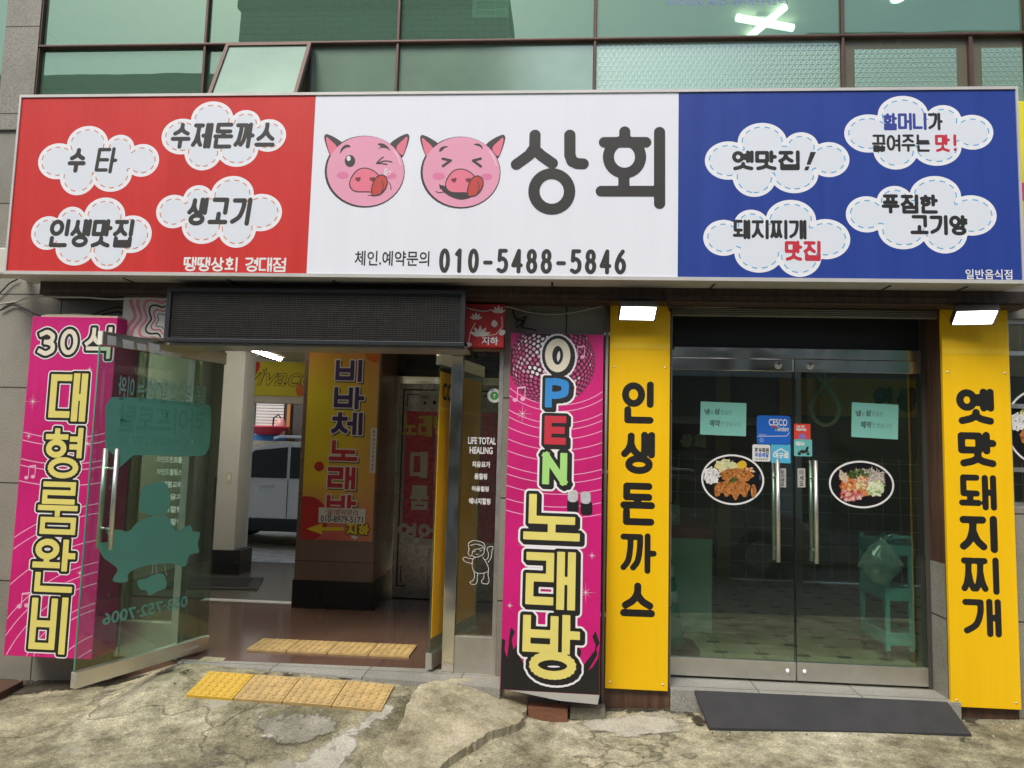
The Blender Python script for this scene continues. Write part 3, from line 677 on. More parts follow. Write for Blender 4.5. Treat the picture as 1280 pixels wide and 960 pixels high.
# open left leaf (swings out towards the street)
def door_leaf(name, label, hinge, ang, width, z0, z1, glassm, rail, brail, hx, edge=None):
    M = Matrix.Translation((hinge[0], hinge[1], 0)) @ Matrix.Rotation(ang, 4, 'Z')
    d = MB(); d.M = M; d.box(.004, width-.004, -.006, .006, z0+brail, z1-rail); d = d.build(name, glassm, B)
    if label: d['label'] = label
    for nm, a, b, m in (('top_rail', z1-rail, z1, CHROME), ('bottom_rail', z0, z0+brail, STEEL)):
        q = MB(); q.M = M; q.box(0, width, -.022, .022, a, b, .003); q.build(nm, m, d)
    q = MB(); q.M = M; q.box(width-.004, width, -.006, .006, z0+brail, z1-rail); q.build('glass_edge', edge or EDGEG, d)
    if hx is not None:
        for sy in (-1, 1):
            q = MB(); q.M = M; q.tube([(hx, sy*.05, .95), (hx, sy*.05, 1.62)], .0135, 12)
            for z in (1.03, 1.5): q.tube([(hx, sy*.05, z), (hx, sy*.006, z)], .008, 8)
            q.build('handle', STEEL, d)
    return d, M
LL, ML = door_leaf('entrance_door', 'open glass door leaf with mint decals', (-2.455, .25), RAD(180+70.7), .995, .205, 2.28, LEAFG, .085, .09, None)
for sy in (-1, 1):
    q = MB(); q.M = ML; q.tube([(.86, sy*.05, .98), (.86, sy*.05, 1.58)], .014, 12)
    for z in (1.1, 1.46): q.tube([(.86, sy*.05, z), (.86, sy*.006, z)], .008, 8)
    q.build('handle', STEEL, LL)
LR, MR = door_leaf('entrance_door', 'inward opened glass door leaf with yellow sheet', (-.85, .01), RAD(76), .84, .205, 2.28, LEAFG, .085, .1, None)

# diner: opening, doors, inside
q = MB(); q.box(.695, 2.44, -.055, .28, -.2, .178, .006); q.build('diner_step', GRAN2, B)
q = MB(); q.box(.70, 2.375, .215, .235, 2.372, 2.63); q.build('transom_panel', DARKP, B)
q = MB(); q.box(.70, 2.375, .19, .25, 2.3, 2.37, .003); q.build('header_bar', CHROME, B)
q = MB(); q.box(2.362, 2.39, .185, .26, .18, 2.6); q.build('door_jamb', mat('bronze_jamb', (.1, .095, .085), .4, .5), B); q = MB(); q.box(.69, .712, .185, .26, .18, 2.6); q.build('door_jamb', MATS['bronze_jamb'], B)
q = MB(); q.box(2.39, 2.62, .0, .2, 1.0, 2.64); q.box(2.392, 2.618, -.012, -.0005, 0.02, 2.6); q.box(2.6185, 2.80, -.012, -.001, .03, 2.6); q.build('timber_cladding', WOOD, B); q = MB(); q.box(.26, .69, -.02, -.001, .0, 2.598)
for x in (.36, .46, .56, .66): q.box(x-.002, x+.002, -.0225, -.02, .0, .2)
q.build('timber_cladding', WOOD, B)
q = MB(); q.box(2.392, 2.62, .0, .2, -.3, .998, .003); q.build('granite_reveal', GRAN, B)
for name, hinge, ang, wd, hx, lbl in (('diner_door', (.715, .2), 0, .815, .70, None), ('diner_door', (2.36, .2), RAD(180), .822, .70, None)):
    M = None
    d, M = door_leaf(name, lbl, hinge, ang, wd, .195, 2.295, DOORG, .085, .115, hx, EDGED)
    q = MB(); q.M = M; sgn = -1 if ang == 0 else 1
    q.lathe([(.0, sgn*.03), (.022, sgn*.03), (.026, sgn*.022)], (wd-.1, 0, 2.252), 18, 'y'); q.lathe([(.0, sgn*.028), (.018, sgn*.028), (.02, sgn*.022)], (wd-.05, 0, .25), 16, 'y'); q.build('lock', STEEL, d)
q = MB(); q.box(-.27, 8.8, .285, 4.38, -.2, .176); q.build('diner_floor', RESTF, B)
q = MB(); q.box(.2, 6.94, 4.3, 4.4, .19, 1.65); q.build('tiled_wall', DARKTILE, B)
q = MB(); q.box(.2, 6.94, 4.31, 4.4, 1.651, 2.76); q.box(6.95, 7.05, .25, 4.4, .18, 2.76); q.build('diner_wall', mat('dim_brown_wall', (.16, .14, .1), .7), B)
q = MB(); q.box(-.26, .5, .25, 4.3, 2.68, 2.765); q.box(.501, 6.94, .25, 4.3, 2.68, 2.765); q.build('diner_ceiling', MATS['white_wall'], B)
q = MB(); q.box(1.6, 1.73, 3.0, 3.12, .18, 2.68); q.box(2.39, 2.46, 3.0, 3.1, .18, 2.68); q.build('timber_post', mat('pale_wood', (.3, .23, .13), .5), B)
# right-hand window with rails, and an unseen added one beyond it
q = MB()
for z in (1.36, 1.58, 1.985, 2.325, 2.53): q.box(2.815, 4.38, .04, .09, z, z+.028)
for x in (2.813, 3.58, 4.37): q.box(x, x+.03, .035, .095, 1.36, 2.56)
for z in (.6, 2.53): q.box(4.522, 6.899, .04, .09, z, z+.028)  # unseen extra window, added to bring daylight into the diner
for x in (4.523, 5.7, 6.87): q.box(x, x+.028, .035, .095, .6285, 2.529)
rw = q.build('side_and_added_window', STEEL, B); q = MB(); q.box(4.552, 6.869, .06, .068, .63, 2.528); q.build('pane', glass('added_window_glass', (.8, .85, .78), .05, 1, 0, .02), rw)
q = MB(); q.box(2.843, 4.37, .06, .068, 1.388, 2.53); q.build('pane', glass('clear_glass', (.8, .85, .78), .05, 1, 0, .02), rw)
# ================================================================== fascia sign
def signmat(name, col, dirt=.22, rough=.45):
    g = NT(name); mp = g.n('Mapping'); mp.inputs['Scale'].default_value = (5, 5, .35); g.l(g.tc.outputs['Object'], mp.inputs[0])
    st_ = g.noise(1.6, 8, .7, mp.outputs[0]); c = g.mix(dirt, col, g.ramp(st_, [(.35, tuple(v*.55 for v in col)), (.6, tuple(min(1, v*1.06+.008) for v in col))])); c = g.mix(dirt*.8, c, g.ramp(g.noise(.8, 4), [(.3, (.72, .71, .66)), (.6, (1, 1, 1))]), 'MULTIPLY')
    g.l(c, g.b.inputs['Base Color']); g.b.inputs['Specular IOR Level'].default_value = .35; g.l(g.math('ADD', g.math('MULTIPLY', st_, .25), rough-.12), g.b.inputs['Roughness']); g.bump(g.noise(1.1, 3), .35, .02); return g.m
def vin(name, rgb, rough=.45, var=.05): return mat(name, lin(rgb), rough, 0, var, 2.5)
RED = signmat('red_vinyl', (.62, .032, .027)); BLUE = signmat('blue_vinyl', (.02, .055, .3))
PANELW = signmat('white_sign_face', (.8, .825, .88), .05); CLOUDW = mat('cloud_white', (.82, .83, .85), .45, var=.02)
CLOUDT = mat('cloud_tint', (.72, .77, .82), .45, var=.02); ORANGE_D = mat('orange_stitch', (.62, .24, .13), .5, var=0); CYAN_D = mat('cyan_stitch', (.1, .42, .68), .5, var=0)
ALU = mat('white_aluminium', (.6, .59, .55), .35, .2, .1)
F = thing('fascia_sign', 'long red white and blue lightbox sign with pig faces above both entrances', 'shop sign', (-.48, -.3, 2.69))
X0, X1, Z0, Z1 = -3.662, 2.696, 2.69, 3.906
q = MB(); q.box(X0, X1, -.385, -.12, Z0, Z1, .004)
q.box(X0, X1, -.404, -.3855, Z0, Z0+.022); q.box(X0, X1, -.404, -.3855, Z1-.018, Z1); q.box(X0, X0+.014, -.404, -.3855, Z0+.0225, Z1-.0185); q.box(X1-.014, X1, -.404, -.3855, Z0+.0225, Z1-.0185)
q.build('frame', ALU, F)
for x in (-2.9, -2.2, -1.5, -.1, .9, 1.95, 2.4): q = MB(); q.box(x, x+.012, -.33, -.2, Z0-.006, Z0-.001); q.build('clip', mat('dark_clip', (.06, .055, .05), .5), F)
for nm, a, b, m in (('red_panel', X0+.014, -1.648, RED), ('white_panel', -1.647, .672, PANELW), ('blue_panel', .673, X1-.014, BLUE)):
    q = MB(); q.box(a, b, -.396, -.386, Z0+.022, Z1-.018); q.build(nm, m, F)
S = Sheet((0, -.396, 0), (1, 0, 0), (0, 0, 1), F)
LOBES = [(.165,.49,.165,.26),(.40,.74,.17,.26),(.67,.67,.12,.20),(.86,.50,.14,.235),(.345,.265,.15,.265),(.62,.30,.165,.25),(.5,.5,.38,.24)]
def cloud(px, mir, dash):
    u0, v0, u1, v1 = S.rect(px); sh = []
    for cx, cy, rx, ry in LOBES:
        cx = 1-cx if mir else cx; sh.append(('e', u0+cx*(u1-u0), v0+cy*(v1-v0), rx*(u1-u0), ry*(v1-v0)))
    G = sd_grid(sh, .006, .02)
    c = ink(S, 'cloud', sh, CLOUDW, 0, 1, F, G=G)
    ink(S, 'cloud_centre', sh, CLOUDT, -.03, 2, c, G=G)
    polys = []
    for lp in contour(G, -.027):
        P = [np.array(p) for p in lp]+[np.array(lp[0])]; acc = 0; seg = []; on = True
        D = []
        for a, b in zip(P, P[1:]):
            n = max(1, int(np.linalg.norm(b-a)/.004)); D += [a+(b-a)*k/n for k in range(n)]
        for a, b in zip(D, D[1:]):
            if on: seg.append(a)
            acc += np.linalg.norm(b-a)
            if acc > (.036 if on else .022):
                if on and len(seg) > 2: polys.append(seg)
                seg = []; on = not on; acc = 0
    out = []
    for sg in polys:
        L, R_ = [], []
        for i, p in enumerate(sg):
            t = sg[min(i+1, len(sg)-1)]-sg[max(i-1, 0)]; t = t/(np.linalg.norm(t)+1e-9); n = np.array([-t[1], t[0]])*.0034
            L.append(tuple(p+n)); R_.append(tuple(p-n))
        out.append(L+R_[::-1])
    S.fill('stitching', out, dash, 3, c); return c
for px, mir in (((44,157,202,244),0),((199,126,360,213),0),((192,220,355,309),1),((35,247,193,336),1)): cloud(px, mir, ORANGE_D)
for px, mir in (((881,153,1061,246),0),((1056,119,1240,212),0),((879,250,1062,345),1),((1058,220,1244,316),1)): cloud(px, mir, CYAN_D)
def word(sh, text, px, r, m, layer=4, parent=None, **k):
    return ink(sh, 'lettering', strokes(text, sh.rect(px), r, **k), m, 0, layer, parent)
NAVY = mat('navy_ink', (.04, .06, .3), .45, var=0); REDI = mat('red_ink', (.55, .03, .05), .45, var=0); BLK = mat('soft_black_ink', (.022, .022, .02), .45, var=.05)
word(S, '수', (84,185,109,216), .0145, DARK_INK, shear=.1); word(S, '타', (119,184,148,217), .0118, DARK_INK, shear=.1)
word(S, '수제돈까스', (213,153,346,186), .0138, DARK_INK, gap=.06, shear=.09); word(S, '생고기', (233,247,315,282), .015, DARK_INK, gap=.1, shear=.1)
word(S, '인생맛집', (60,274,168,309), .0142, DARK_INK, gap=.06, shear=.08); word(S, '땡땡상회 경대점', (229,322,358,339), .0062, WHITE_INK, gap=.06)
def wq(p): return S.uv(390+p[0]/2.783, 100+p[1]/2.783)
RING = lambda cx, cy, r_: [(cx+r_*math.cos(a_), cy+r_*math.sin(a_)) for a_ in np.linspace(0, 2*math.pi, 40)]
for L_ in ([[(776,192),(775,235),(755,262),(711,294)], [(772,240),(800,265),(836,290)], [(897,192),(897,262),(905,283),(922,291),(943,292)], RING(834,388,62)], [[(1088,180),(1088,215)], [(1017,217),(1161,217)], RING(1087,268,56), [(1085,325),(1085,387)], [(1006,387),(1209,387)], [(1209,182),(1209,430)]]):
    ink(S, 'lettering', [('s', wq(a_), wq(b_), .0355 if len(L_) == 4 else .0345, False) for P_ in L_ for a_, b_ in zip(P_, P_[1:])], DARK_INK, 0, 4, F, h=.005)
ftext(S, 'lettering', '체인.예약문의', S.rect((443,314,537,332)), BLK, .012, 4)
word(S, '010-5488-5846', (548,312,783,341), .0125, DARK_INK, gap=.26)
word(S, '옛맛집', (915,188,1000,213), .0118, BLK, gap=.06); S.fill('lettering', [[S.uv(*p) for p in ((1013,190),(1020,190),(1013,206),(1008,206))], [S.uv(*p) for p in ((1007,208),(1012,208),(1010,213),(1005,213))]], BLK, 4)
word(S, '할머니', (1104,141,1158,163), .0085, NAVY, gap=.06); word(S, '가', (1160,141,1178,163), .0085, BLK)
word(S, '끓여주는', (1090,168,1162,190), .0075, BLK, gap=.06); word(S, '맛', (1169,168,1187,190), .0085, REDI); word(S, '!', (1190,168,1197,189), .0085, REDI)
word(S, '돼지찌개', (916,275,1008,299), .0098, BLK, gap=.06); word(S, '맛집', (981,301,1026,326), .0105, REDI, gap=.06)
word(S, '푸짐한', (1102,243,1172,267), .0108, BLK, gap=.06); word(S, '고기양', (1138,269,1209,294), .011, BLK, gap=.06)
ftext(S, 'lettering', '일반음식점', S.rect((1207,337,1265,349)), WHITE_INK, .012, 4)
# two pig faces, printed flat
PINK = mat('pig_pink', (.78, .34, .47), .45, var=.04); PINKD = mat('pig_ear_pink', (.78, .19, .27), .45, var=.04); CHEEK = mat('pig_cheek', (.72, .2, .36), .45, var=0)
TONGUE = mat('tongue_red', (.55, .06, .05), .45, var=0); OUTL = mat('pig_outline', (.045, .04, .038), .45, var=0); HOLE = mat('nostril', (.2, .03, .04), .45, var=0)
def zz(p): return S.uv(395+p[0]/5.2245, 150+p[1]/5.2245)
def sp(pts, n=5): return catmull([zz(p) for p in pts], n)
def pen(name, lines, r, m, layer, par):
    sh = []
    for L in lines:
        Q = catmull([zz(p) for p in L], 4, False) if len(L) > 2 else [zz(p) for p in L]
        sh += [('s', a, b, r, False) for a, b in zip(Q, Q[1:])]
    return ink(S, name, sh, m, 0, layer, par, h=.0012)
def pig(dx, dy, wink):
    T = lambda pts: [(x+dx, y+dy) for x, y in pts]
    head = S.fill('pig_face', [sp(T(ellipse(318, 338, 262, 236, 20)), 2)], OUTL, 1, F)
    c = S.fill('head', [sp(T(ellipse(323, 334, 252, 229, 20)), 2)], PINK, 3, head)
    for mir in (0, 1):
        M = (lambda P: [(664-x, y-2) for x, y in P]) if mir else (lambda P: P)
        S.fill('ear', [sp(T(M([(105,250),(72,185),(54,120),(60,97),(76,93),(130,118),(180,160),(150,205)])))], OUTL, 2, head)
        S.fill('inner_ear', [sp(T(M([(101,232),(78,182),(66,125),(72,112),(88,125),(138,180)])))], PINKD, 2.5, head)
    S.fill('cheek', [sp(T(ellipse(175, 362, 40, 24, 10))), sp(T(ellipse(488, 366, 38, 22, 10)))], CHEEK, 4, head)
    pen('highlight', [T([(505,200),(530,230),(552,290)])], .0035, mat('pig_shine', (.85, .6, .68), .45, var=0), 4, head)
    if not wink:
        S.fill('mouth', [sp([(808,430),(840,432),(880,468),(940,474),(1005,468),(1010,505),(950,521),(890,507),(835,472)])], OUTL, 5, head)
        pen('smile_line', [[(782,467),(805,475),(838,470)], [(808,420),(812,450)]], .003, OUTL, 5, head)
    S.fill('snout_line', [sp(T([(216,418),(230,372),(268,326),(318,311),(370,325),(412,360),(425,400),(400,470),(330,473),(262,471),(228,452)]))], OUTL, 6, head)
    S.fill('snout', [sp(T([(223,415),(238,374),(273,332),(318,318),(366,331),(404,362),(415,400),(395,463),(330,466),(264,464),(235,447)]))], PINKD, 7, head)
    for x in (275, 368): S.fill('nostril', [sp(T([(x-18,388),(x-12,376),(x+2,376),(x+15,372),(x+16,388),(x+2,404)]))], HOLE, 8, head)
    S.fill('tongue_line', [sp(T([(364,494),(362,438),(388,378),(426,356),(459,372),(470,410),(454,455),(422,488),(388,497)]))], OUTL, 9, head)
    S.fill('tongue', [sp(T([(371,488),(370,440),(393,385),(426,364),(453,378),(463,410),(447,450),(418,481),(387,490)]))], TONGUE, 10, head)
    pen('tongue_fold', [T([(432,398),(440,435),(430,470)])], .0025, OUTL, 11, head)
    if wink:
        S.fill('eye', [sp(ellipse(222, 268, 34, 39, 14))], OUTL, 5, head); S.fill('eye_glint', [sp(ellipse(214, 252, 13, 17, 10))], WHITE_INK, 6, head)
        pen('winking_eye', [[(395,285),(415,262),(440,243)], [(395,285),(450,268),(495,275)], [(395,285),(430,285),(463,291)]], .0042, OUTL, 5, head)
        S.fill('brow', [sp([(158,220),(164,190),(190,164),(215,164),(226,178),(200,180),(175,196)]), sp([(402,158),(430,153),(462,168),(487,202),(462,186),(430,182),(402,190),(424,174)])], OUTL, 5, head)
        pen('sparkle', [[(448,355),(450,325),(462,318),(460,340),(450,356)], [(455,358),(475,338),(490,342),(478,356),(457,362)]], .0022, WHITE_INK, 5, head)
        pen('smile_line', [[(475,405),(488,430),(490,455)], [(340,492),(365,494)]], .0028, OUTL, 5, head)
    else:
        pen('shut_eye', [[(828,254),(880,265)], [(880,265),(830,301)], [(1075,253),(1026,266)], [(1026,266),(1076,303)]], .0085, OUTL, 5, head)
        S.fill('brow', [sp([(804,206),(812,184),(835,172),(866,174),(840,184),(820,204)]), sp([(1030,160),(1055,154),(1080,166),(1089,190),(1070,174),(1045,166)])], OUTL, 5, head)
pig(0, 0, True); pig(626, 6, False)

# ================================================================== yellow pillar signs and floodlights
YEL = signmat('yellow_vinyl', (.92, .545, .003), .1, .42)
def pillar_sign(label, x0, x1, z0, z1, chars, rects):
    t = thing('pillar_sign', label, 'shop sign', ((x0+x1)/2, -.03, z0), 'yellow pillar signs beside the diner doors')
    q = MB(); q.box(x0, x1, -.05, -.0225, z0, z1, .003); q.build('panel', YEL, t)
    q = MB(); q.box(x0+.001, x1-.001, -.0515, -.0502, 2.315, 2.352); q.build('panel_seam', mat('yellow_strip', (.9, .58, .03), .35, var=.05), t)
    for sx in (x0+.03, x1-.03):
        for sz in (z0+.04, z1-.42): q = MB(); q.lathe([(0, -.0535), (.006, -.053), (.007, -.0505)], (sx, 0, sz), 10, 'y'); q.build('screw', STEEL, t)
    sh = Sheet((0, -.05, 0), (1, 0, 0), (0, 0, 1), t); st = []
    for ch, r in zip(chars, rects): st += strokes(ch, sh.rect(r), .019 if ch in '까찌돼개' else .0225, square=False)
    ink(sh, 'lettering', st, BLACK_INK, 0, 1, t)
    return t
pillar_sign('yellow pillar sign in black letters between the pink OPEN banner and diner doors', .287, .678, .158, 2.617, '인생돈까스', [(777,477,818,529),(776,540,819,592),(775,604,819,656),(775,667,821,716),(775,729,819,773)])
pillar_sign('yellow pillar sign with six black letters right of the diner doors', 2.385, 2.792, .150, 2.620, '옛맛돼지찌개', [(1196,486,1242,530),(1198,540,1245,583),(1199,594,1245,637),(1200,645,1247,690),(1202,697,1249,742),(1204,749,1251,795)])
LENS = mat('lit_lens', (.9, .9, .9), .3, var=0, emit=(1, .97, .9, 6)); HOUS = mat('lamp_housing', (.05, .05, .048), .4)
def flood(label, x, ry):
    t = thing('floodlight', label, 'floodlight', (x, -.05, 2.53), 'floodlights above the yellow signs')
    M = Matrix.Translation((x, -.22, 2.525)) @ Matrix.Rotation(ry, 4, 'Z') @ Matrix.Rotation(RAD(-30), 4, 'X') @ Matrix.Scale(.9, 4, (1, 0, 0)) @ Matrix.Scale(.72, 4, (0, 1, 0))
    q = MB(); q.M = M; q.box(-.125, .125, -.09, .09, -.005, .03, .008); q.box(-.131, .131, -.096, -.09, -.012, .034); q.box(-.131, .131, .09, .096, -.012, .034); q.box(-.131, -.1255, -.0895, .0895, -.012, .034); q.box(.1255, .131, -.0895, .0895, -.012, .034)
    for k in range(7): q.box(-.1+k*.033, -.094+k*.033, -.08, .08, .031, .045)
    q.build('housing', HOUS, t)
    q = MB(); q.M = M; q.box(-.12, .12, -.085, .085, -.009, -.0055); q.build('lens', LENS, t)
    q = MB(); q.box(x-.03, x+.03, -.058, -.053, 2.5, 2.58); q.tube([(x, -.056, 2.55), (x, -.12, 2.57), (x, -.2, 2.56)], .009, 8); q.build('bracket', HOUS, t)
    return t
flood('lit floodlight over the yellow sign beside the pink OPEN banner', .45, RAD(2)); flood('lit floodlight tilted over the yellow sign right of the diner doors', 2.50, RAD(-12))

# ================================================================== pink karaoke signs
MAG = NT('magenta_print')
def _mag():
    g = MAG; c = g.ramp(g.noise(1.1, 5), [(.35, (.5, .006, .13)), (.65, (.66, .012, .2))]); g.l(c, g.b.inputs['Base Color']); g.b.inputs['Roughness'].default_value = .42
    sp_ = g.n('TexNoise'); mp = g.n('Mapping'); mp.inputs['Scale'].default_value = (9, 9, .7); g.l(g.tc.outputs['Object'], mp.inputs[0]); g.l(mp.outputs[0], sp_.inputs['Vector']); sp_.inputs['Scale'].default_value = 1
    g.bump(sp_.outputs[0], .35, .02)
_mag(); MAG = MAG.m
def grad(name, a, b, sx, off):
    g = NT(name); sp_ = g.n('SeparateXYZ'); g.l(g.tc.outputs['Object'], sp_.inputs[0])
    f_ = g.math('FRACT', g.math('ADD', g.math('MULTIPLY', sp_.outputs[2], 4.5), g.math('ADD', g.math('MULTIPLY', sp_.outputs[0], sx), off)))
    c = g.ramp(f_, [(0, a), (.45, a), (1, b)]); g.l(c, g.b.inputs['Base Color']); g.b.inputs['Roughness'].default_value = .45; return g.m
LEMON = mat('lemon_ink', (.76, .66, .17), .45, var=.1, scale=5); CREAM = mat('cream_ink', (.78, .72, .56), .45, var=.05)
PALEPINK = mat('pale_pink_ink', (.8, .4, .56), .45, var=0); WHITEP2 = mat('bright_white_ink', (.82, .8, .8), .45, var=0)
def clipped(sh, name, shapes, rect, m, layer, par, h=.003):
    Fg, x0, y0, h = sd_grid(shapes, h, 3*h); ny, nx = Fg.shape
    X = x0+np.arange(nx)[None, :]*h; Y = y0+np.arange(ny)[:, None]*h
    Rr = np.maximum(np.maximum(rect[0]-X, X-rect[2]), np.maximum(rect[1]-Y, Y-rect[3]))
    P = contour((np.maximum(Fg, Rr), x0, y0, h)); return sh.fill(name, P, m, layer, par) if P else None
def arcs(cx, cy, radii, a0, a1, r):
    out = []
    for R_ in radii:
        P = [(cx+R_*math.cos(RAD(a)), cy+R_*math.sin(RAD(a))) for a in np.linspace(a0, a1, 40)]
        out += [('s', p, q, r, False) for p, q in zip(P, P[1:])]
    return out
def star(c, R_, n=8, w=.003):
    P = []
    for k in range(n*2):
        rr = (R_*(1 if k % 4 == 0 else .6)) if k % 2 == 0 else w
        P.append((c[0]+rr*math.sin(k*math.pi/n), c[1]+rr*math.cos(k*math.pi/n)))
    return P
def note(c, s, mir=1):
    x, y = c; E = [ellipse(x, y, .3*s, .24*s, 12), ellipse(x+.9*s*mir, y+.15*s, .3*s, .24*s, 12)]
    for a, b in ((0, 0), (.9*s*mir, .15*s)): E.append([(x+a+.2*s, y+b), (x+a+.3*s, y+b), (x+a+.3*s, y+b+1.3*s), (x+a+.2*s, y+b+1.3*s)])
    E.append([(x+.2*s, y+1.32*s), (x+.2*s+.9*s*mir+.1*s, y+1.47*s), (x+.2*s+.9*s*mir+.1*s, y+1.7*s), (x+.2*s, y+1.55*s)]); return E
def outlined(sh, chars, rects, r, o1, o2, fills, par, off=(.0, .0)):
    st = []; per = []
    for i_, (ch, rc) in enumerate(zip(chars, rects)): s_ = strokes(ch, sh.rect(rc), r[i_] if isinstance(r, list) else r, square=True); st += s_; per.append(s_)
    sh2 = [('s', (a[1][0]+k*off[0], a[1][1]+k*off[1]), (a[2][0]+k*off[0], a[2][1]+k*off[1]), a[3], True) for a in st for k in ((0, 1) if off != (0, 0) else (0,))]
    G = sd_grid(sh2, .004, o2+.012)
    ink(sh, 'letter_outline', sh2, WHITEP2, o2, 6, par, G=G); ink(sh, 'letter_shadow', sh2, BLACK_INK, o1, 7, par, G=G)
    for s_, m in zip(per, fills): ink(sh, 'lettering', s_, m, 0, 8, par, h=.004)
# left box sign
K = thing('box_sign', 'pink karaoke box sign with yellow letters left of the open glass door', 'box sign', (-3.25, -.12, .24), 'pink karaoke signs')
q = MB(); q.box(-3.554, -2.962, -.25, -.002, .24, 2.44, .004); q.build('box', MAG, K)
q = MB(); q.box(-3.5, -2.97, -.24, -.01, 2.441, 2.452); q.tube([(-3.5, -.2, 2.452), (-3.3, -.19, 2.46), (-3.05, -.17, 2.452), (-2.98, -.1, 2.47)], .012, 6); q.build('top_tape', mat('cream_tape', (.6, .55, .4), .7), K)
S = Sheet((0, -.25, 0), (1, 0, 0), (0, 0, 1), K); RC = (-3.55, .244, -2.966, 2.436)
c0 = S.uv(170, 870)
clipped(S, 'printed_arcs', arcs(c0[0]-.1, c0[1]-.15, [.42,.47,.55,.7,.74,.86,.93,.99,1.13,1.3,1.36], 40, 175, .0028), RC, PALEPINK, 1, K)
c1 = S.uv(60, 430); clipped(S, 'printed_arcs', arcs(c1[0]+.15, c1[1]+.5, [1.12,1.17,1.29,1.33,1.43], 225, 320, .003), RC, PALEPINK, 1.4, K)
S.fill('printed_stars', [star(S.uv(*p), r) for p, r in (((41,502),.06),((109,554),.11),((112,462),.03),((36,545),.03),((48,820),.09),((100,716),.03)) if S.uv(*p)[1]-r > .25] + [star(S.uv(49,806), .075)], WHITEP2, 2, K)
S.fill('printed_notes', [p for n_ in (note(S.uv(33,597), .05), note(S.uv(24,758), .055)) for p in [n_]][0], PALEPINK, 3, K); S.fill('printed_notes', note(S.uv(24,758), .055), PALEPINK, 3, K)
outlined(S, '30석대형룸완비', [(47,413,70,444),(74,412,99,443),(105,409,141,448),(60,467,111,526),(53,535,105,597),(45,603,100,667),(38,675,96,739),(35,747,87,816)], [.014,.014,.013,.022,.0175,.017,.019,.021], .017, .024, [CREAM]*3+[LEMON]*5, K)
S2 = Sheet((-2.962, 0, 0), (0, 1, 0), (0, 0, 1), K)
S2.fill('side_print', [star((-.18, 1.16), .05), star((-.12, .62), .035), star((-.15, 1.75), .02)] + note((-.2, 1.32), .04), PALEPINK, 1, K)
# OPEN banner panel, leaning out at its foot
tilt = RAD(4.2); K = thing('banner_sign', 'pink OPEN karaoke panel with a disco ball leaning on the wall', 'banner', (-.05, -.1, .14), 'pink karaoke signs')
V = Vector((0, math.sin(tilt), math.cos(tilt))); O = Vector((-.35, -.235, .13))
S = Sheet(O, (1, 0, -.006), V, K); a0 = S.uv(625, 858); a1 = S.uv(757, 418); a2 = S.uv(640, 416); a3 = S.uv(755, 872)
RC = (a0[0], (a0[1]+a3[1])/2, a1[0], a1[1])
S.base = -.03; S.slab('panel', [(RC[0], RC[1]), (RC[2], RC[1]), (RC[2], RC[3]), (RC[0], RC[3])], MAG, .03, 0, K); S.base = 0
S.slab('torn_flap', [(RC[0]+.06, RC[1]-.001), (RC[2], RC[1]-.001), (RC[2]-.01, RC[1]-.055), (RC[0]+.36, RC[1]-.045)], mat('backing_paper', (.42, .41, .36), .7), .002, 0, K)
cb = S.uv(690, 440)
clipped(S, 'printed_arcs', arcs(cb[0]+.05, cb[1]+.15, [.5,.54,.62,.66,.72,.79,.86,.95,1.0,1.07,1.15,1.22], 200, 350, .0024), RC, PALEPINK, 1, K)
bc = S.uv(692, 452); br_ = .283
Rot = Matrix.Rotation(RAD(28), 3, 'Z') @ Matrix.Rotation(RAD(35), 3, 'X'); D = [[], [], []]
for i in range(-13, 14):
    la = i*RAD(6.6); nl = max(4, int(54*math.cos(la)))
    for k in range(nl):
        lo = 2*math.pi*k/nl; n3 = Rot @ Vector((math.cos(la)*math.cos(lo), math.cos(la)*math.sin(lo), math.sin(la)))
        if n3.z < .12: continue
        du, dv = n3.x*br_, n3.y*br_; cx, cy = bc[0]+du, bc[1]+dv
        if not (RC[0]+.012 < cx < RC[2]-.012 and RC[1] < cy < RC[3]-.012): continue
        n2 = Vector((n3.x, n3.y)); ln = n2.length or 1e-6; e = n2/ln; rr = .0125; poly = []
        for j in range(8):
            a_ = 2*math.pi*j/8; p_, q_ = math.cos(a_)*rr*n3.z, math.sin(a_)*rr
            poly.append((cx+e.x*p_-e.y*q_, cy+e.y*p_+e.x*q_))
        w_ = max(0, n3.dot(Vector((-.25, .45, .85))))**3 + random.uniform(-.25, .3)+.25*math.sin(lo*5+la*3)
        D[0 if w_ < .45 else 1 if w_ < .85 else 2].append(poly)
ball = S.fill('disco_ball', [[p for p in catmull([(max(RC[0]+.001, min(RC[2]-.001, bc[0]+br_*math.cos(t_))), min(RC[3]-.001, bc[1]+br_*math.sin(t_))) for t_ in np.linspace(0, 2*math.pi, 64, endpoint=False)], 1)]], mat('ball_dark', (.05, .008, .025), .4, var=0), 2, K)
for pl, m in zip(D, (mat('ball_pink', (.55, .06, .2), .4, var=0), mat('ball_rose', (.72, .38, .48), .4, var=0), WHITEP2)):
    if pl: S.fill('ball_tile', pl, m, 3, ball)
S.fill('printed_stars', [star(S.uv(655,517), .07), star(S.uv(733,740), .07), star(S.uv(661,682), .07), star(S.uv(638,757), .025), star(S.uv(741,694), .03)], WHITEP2, 4, K)
S.fill('printed_notes', note(S.uv(646,500), .055), PALEPINK, 4, K); S.fill('printed_notes', note(S.uv(722,447), .05), PALEPINK, 4.3, K)
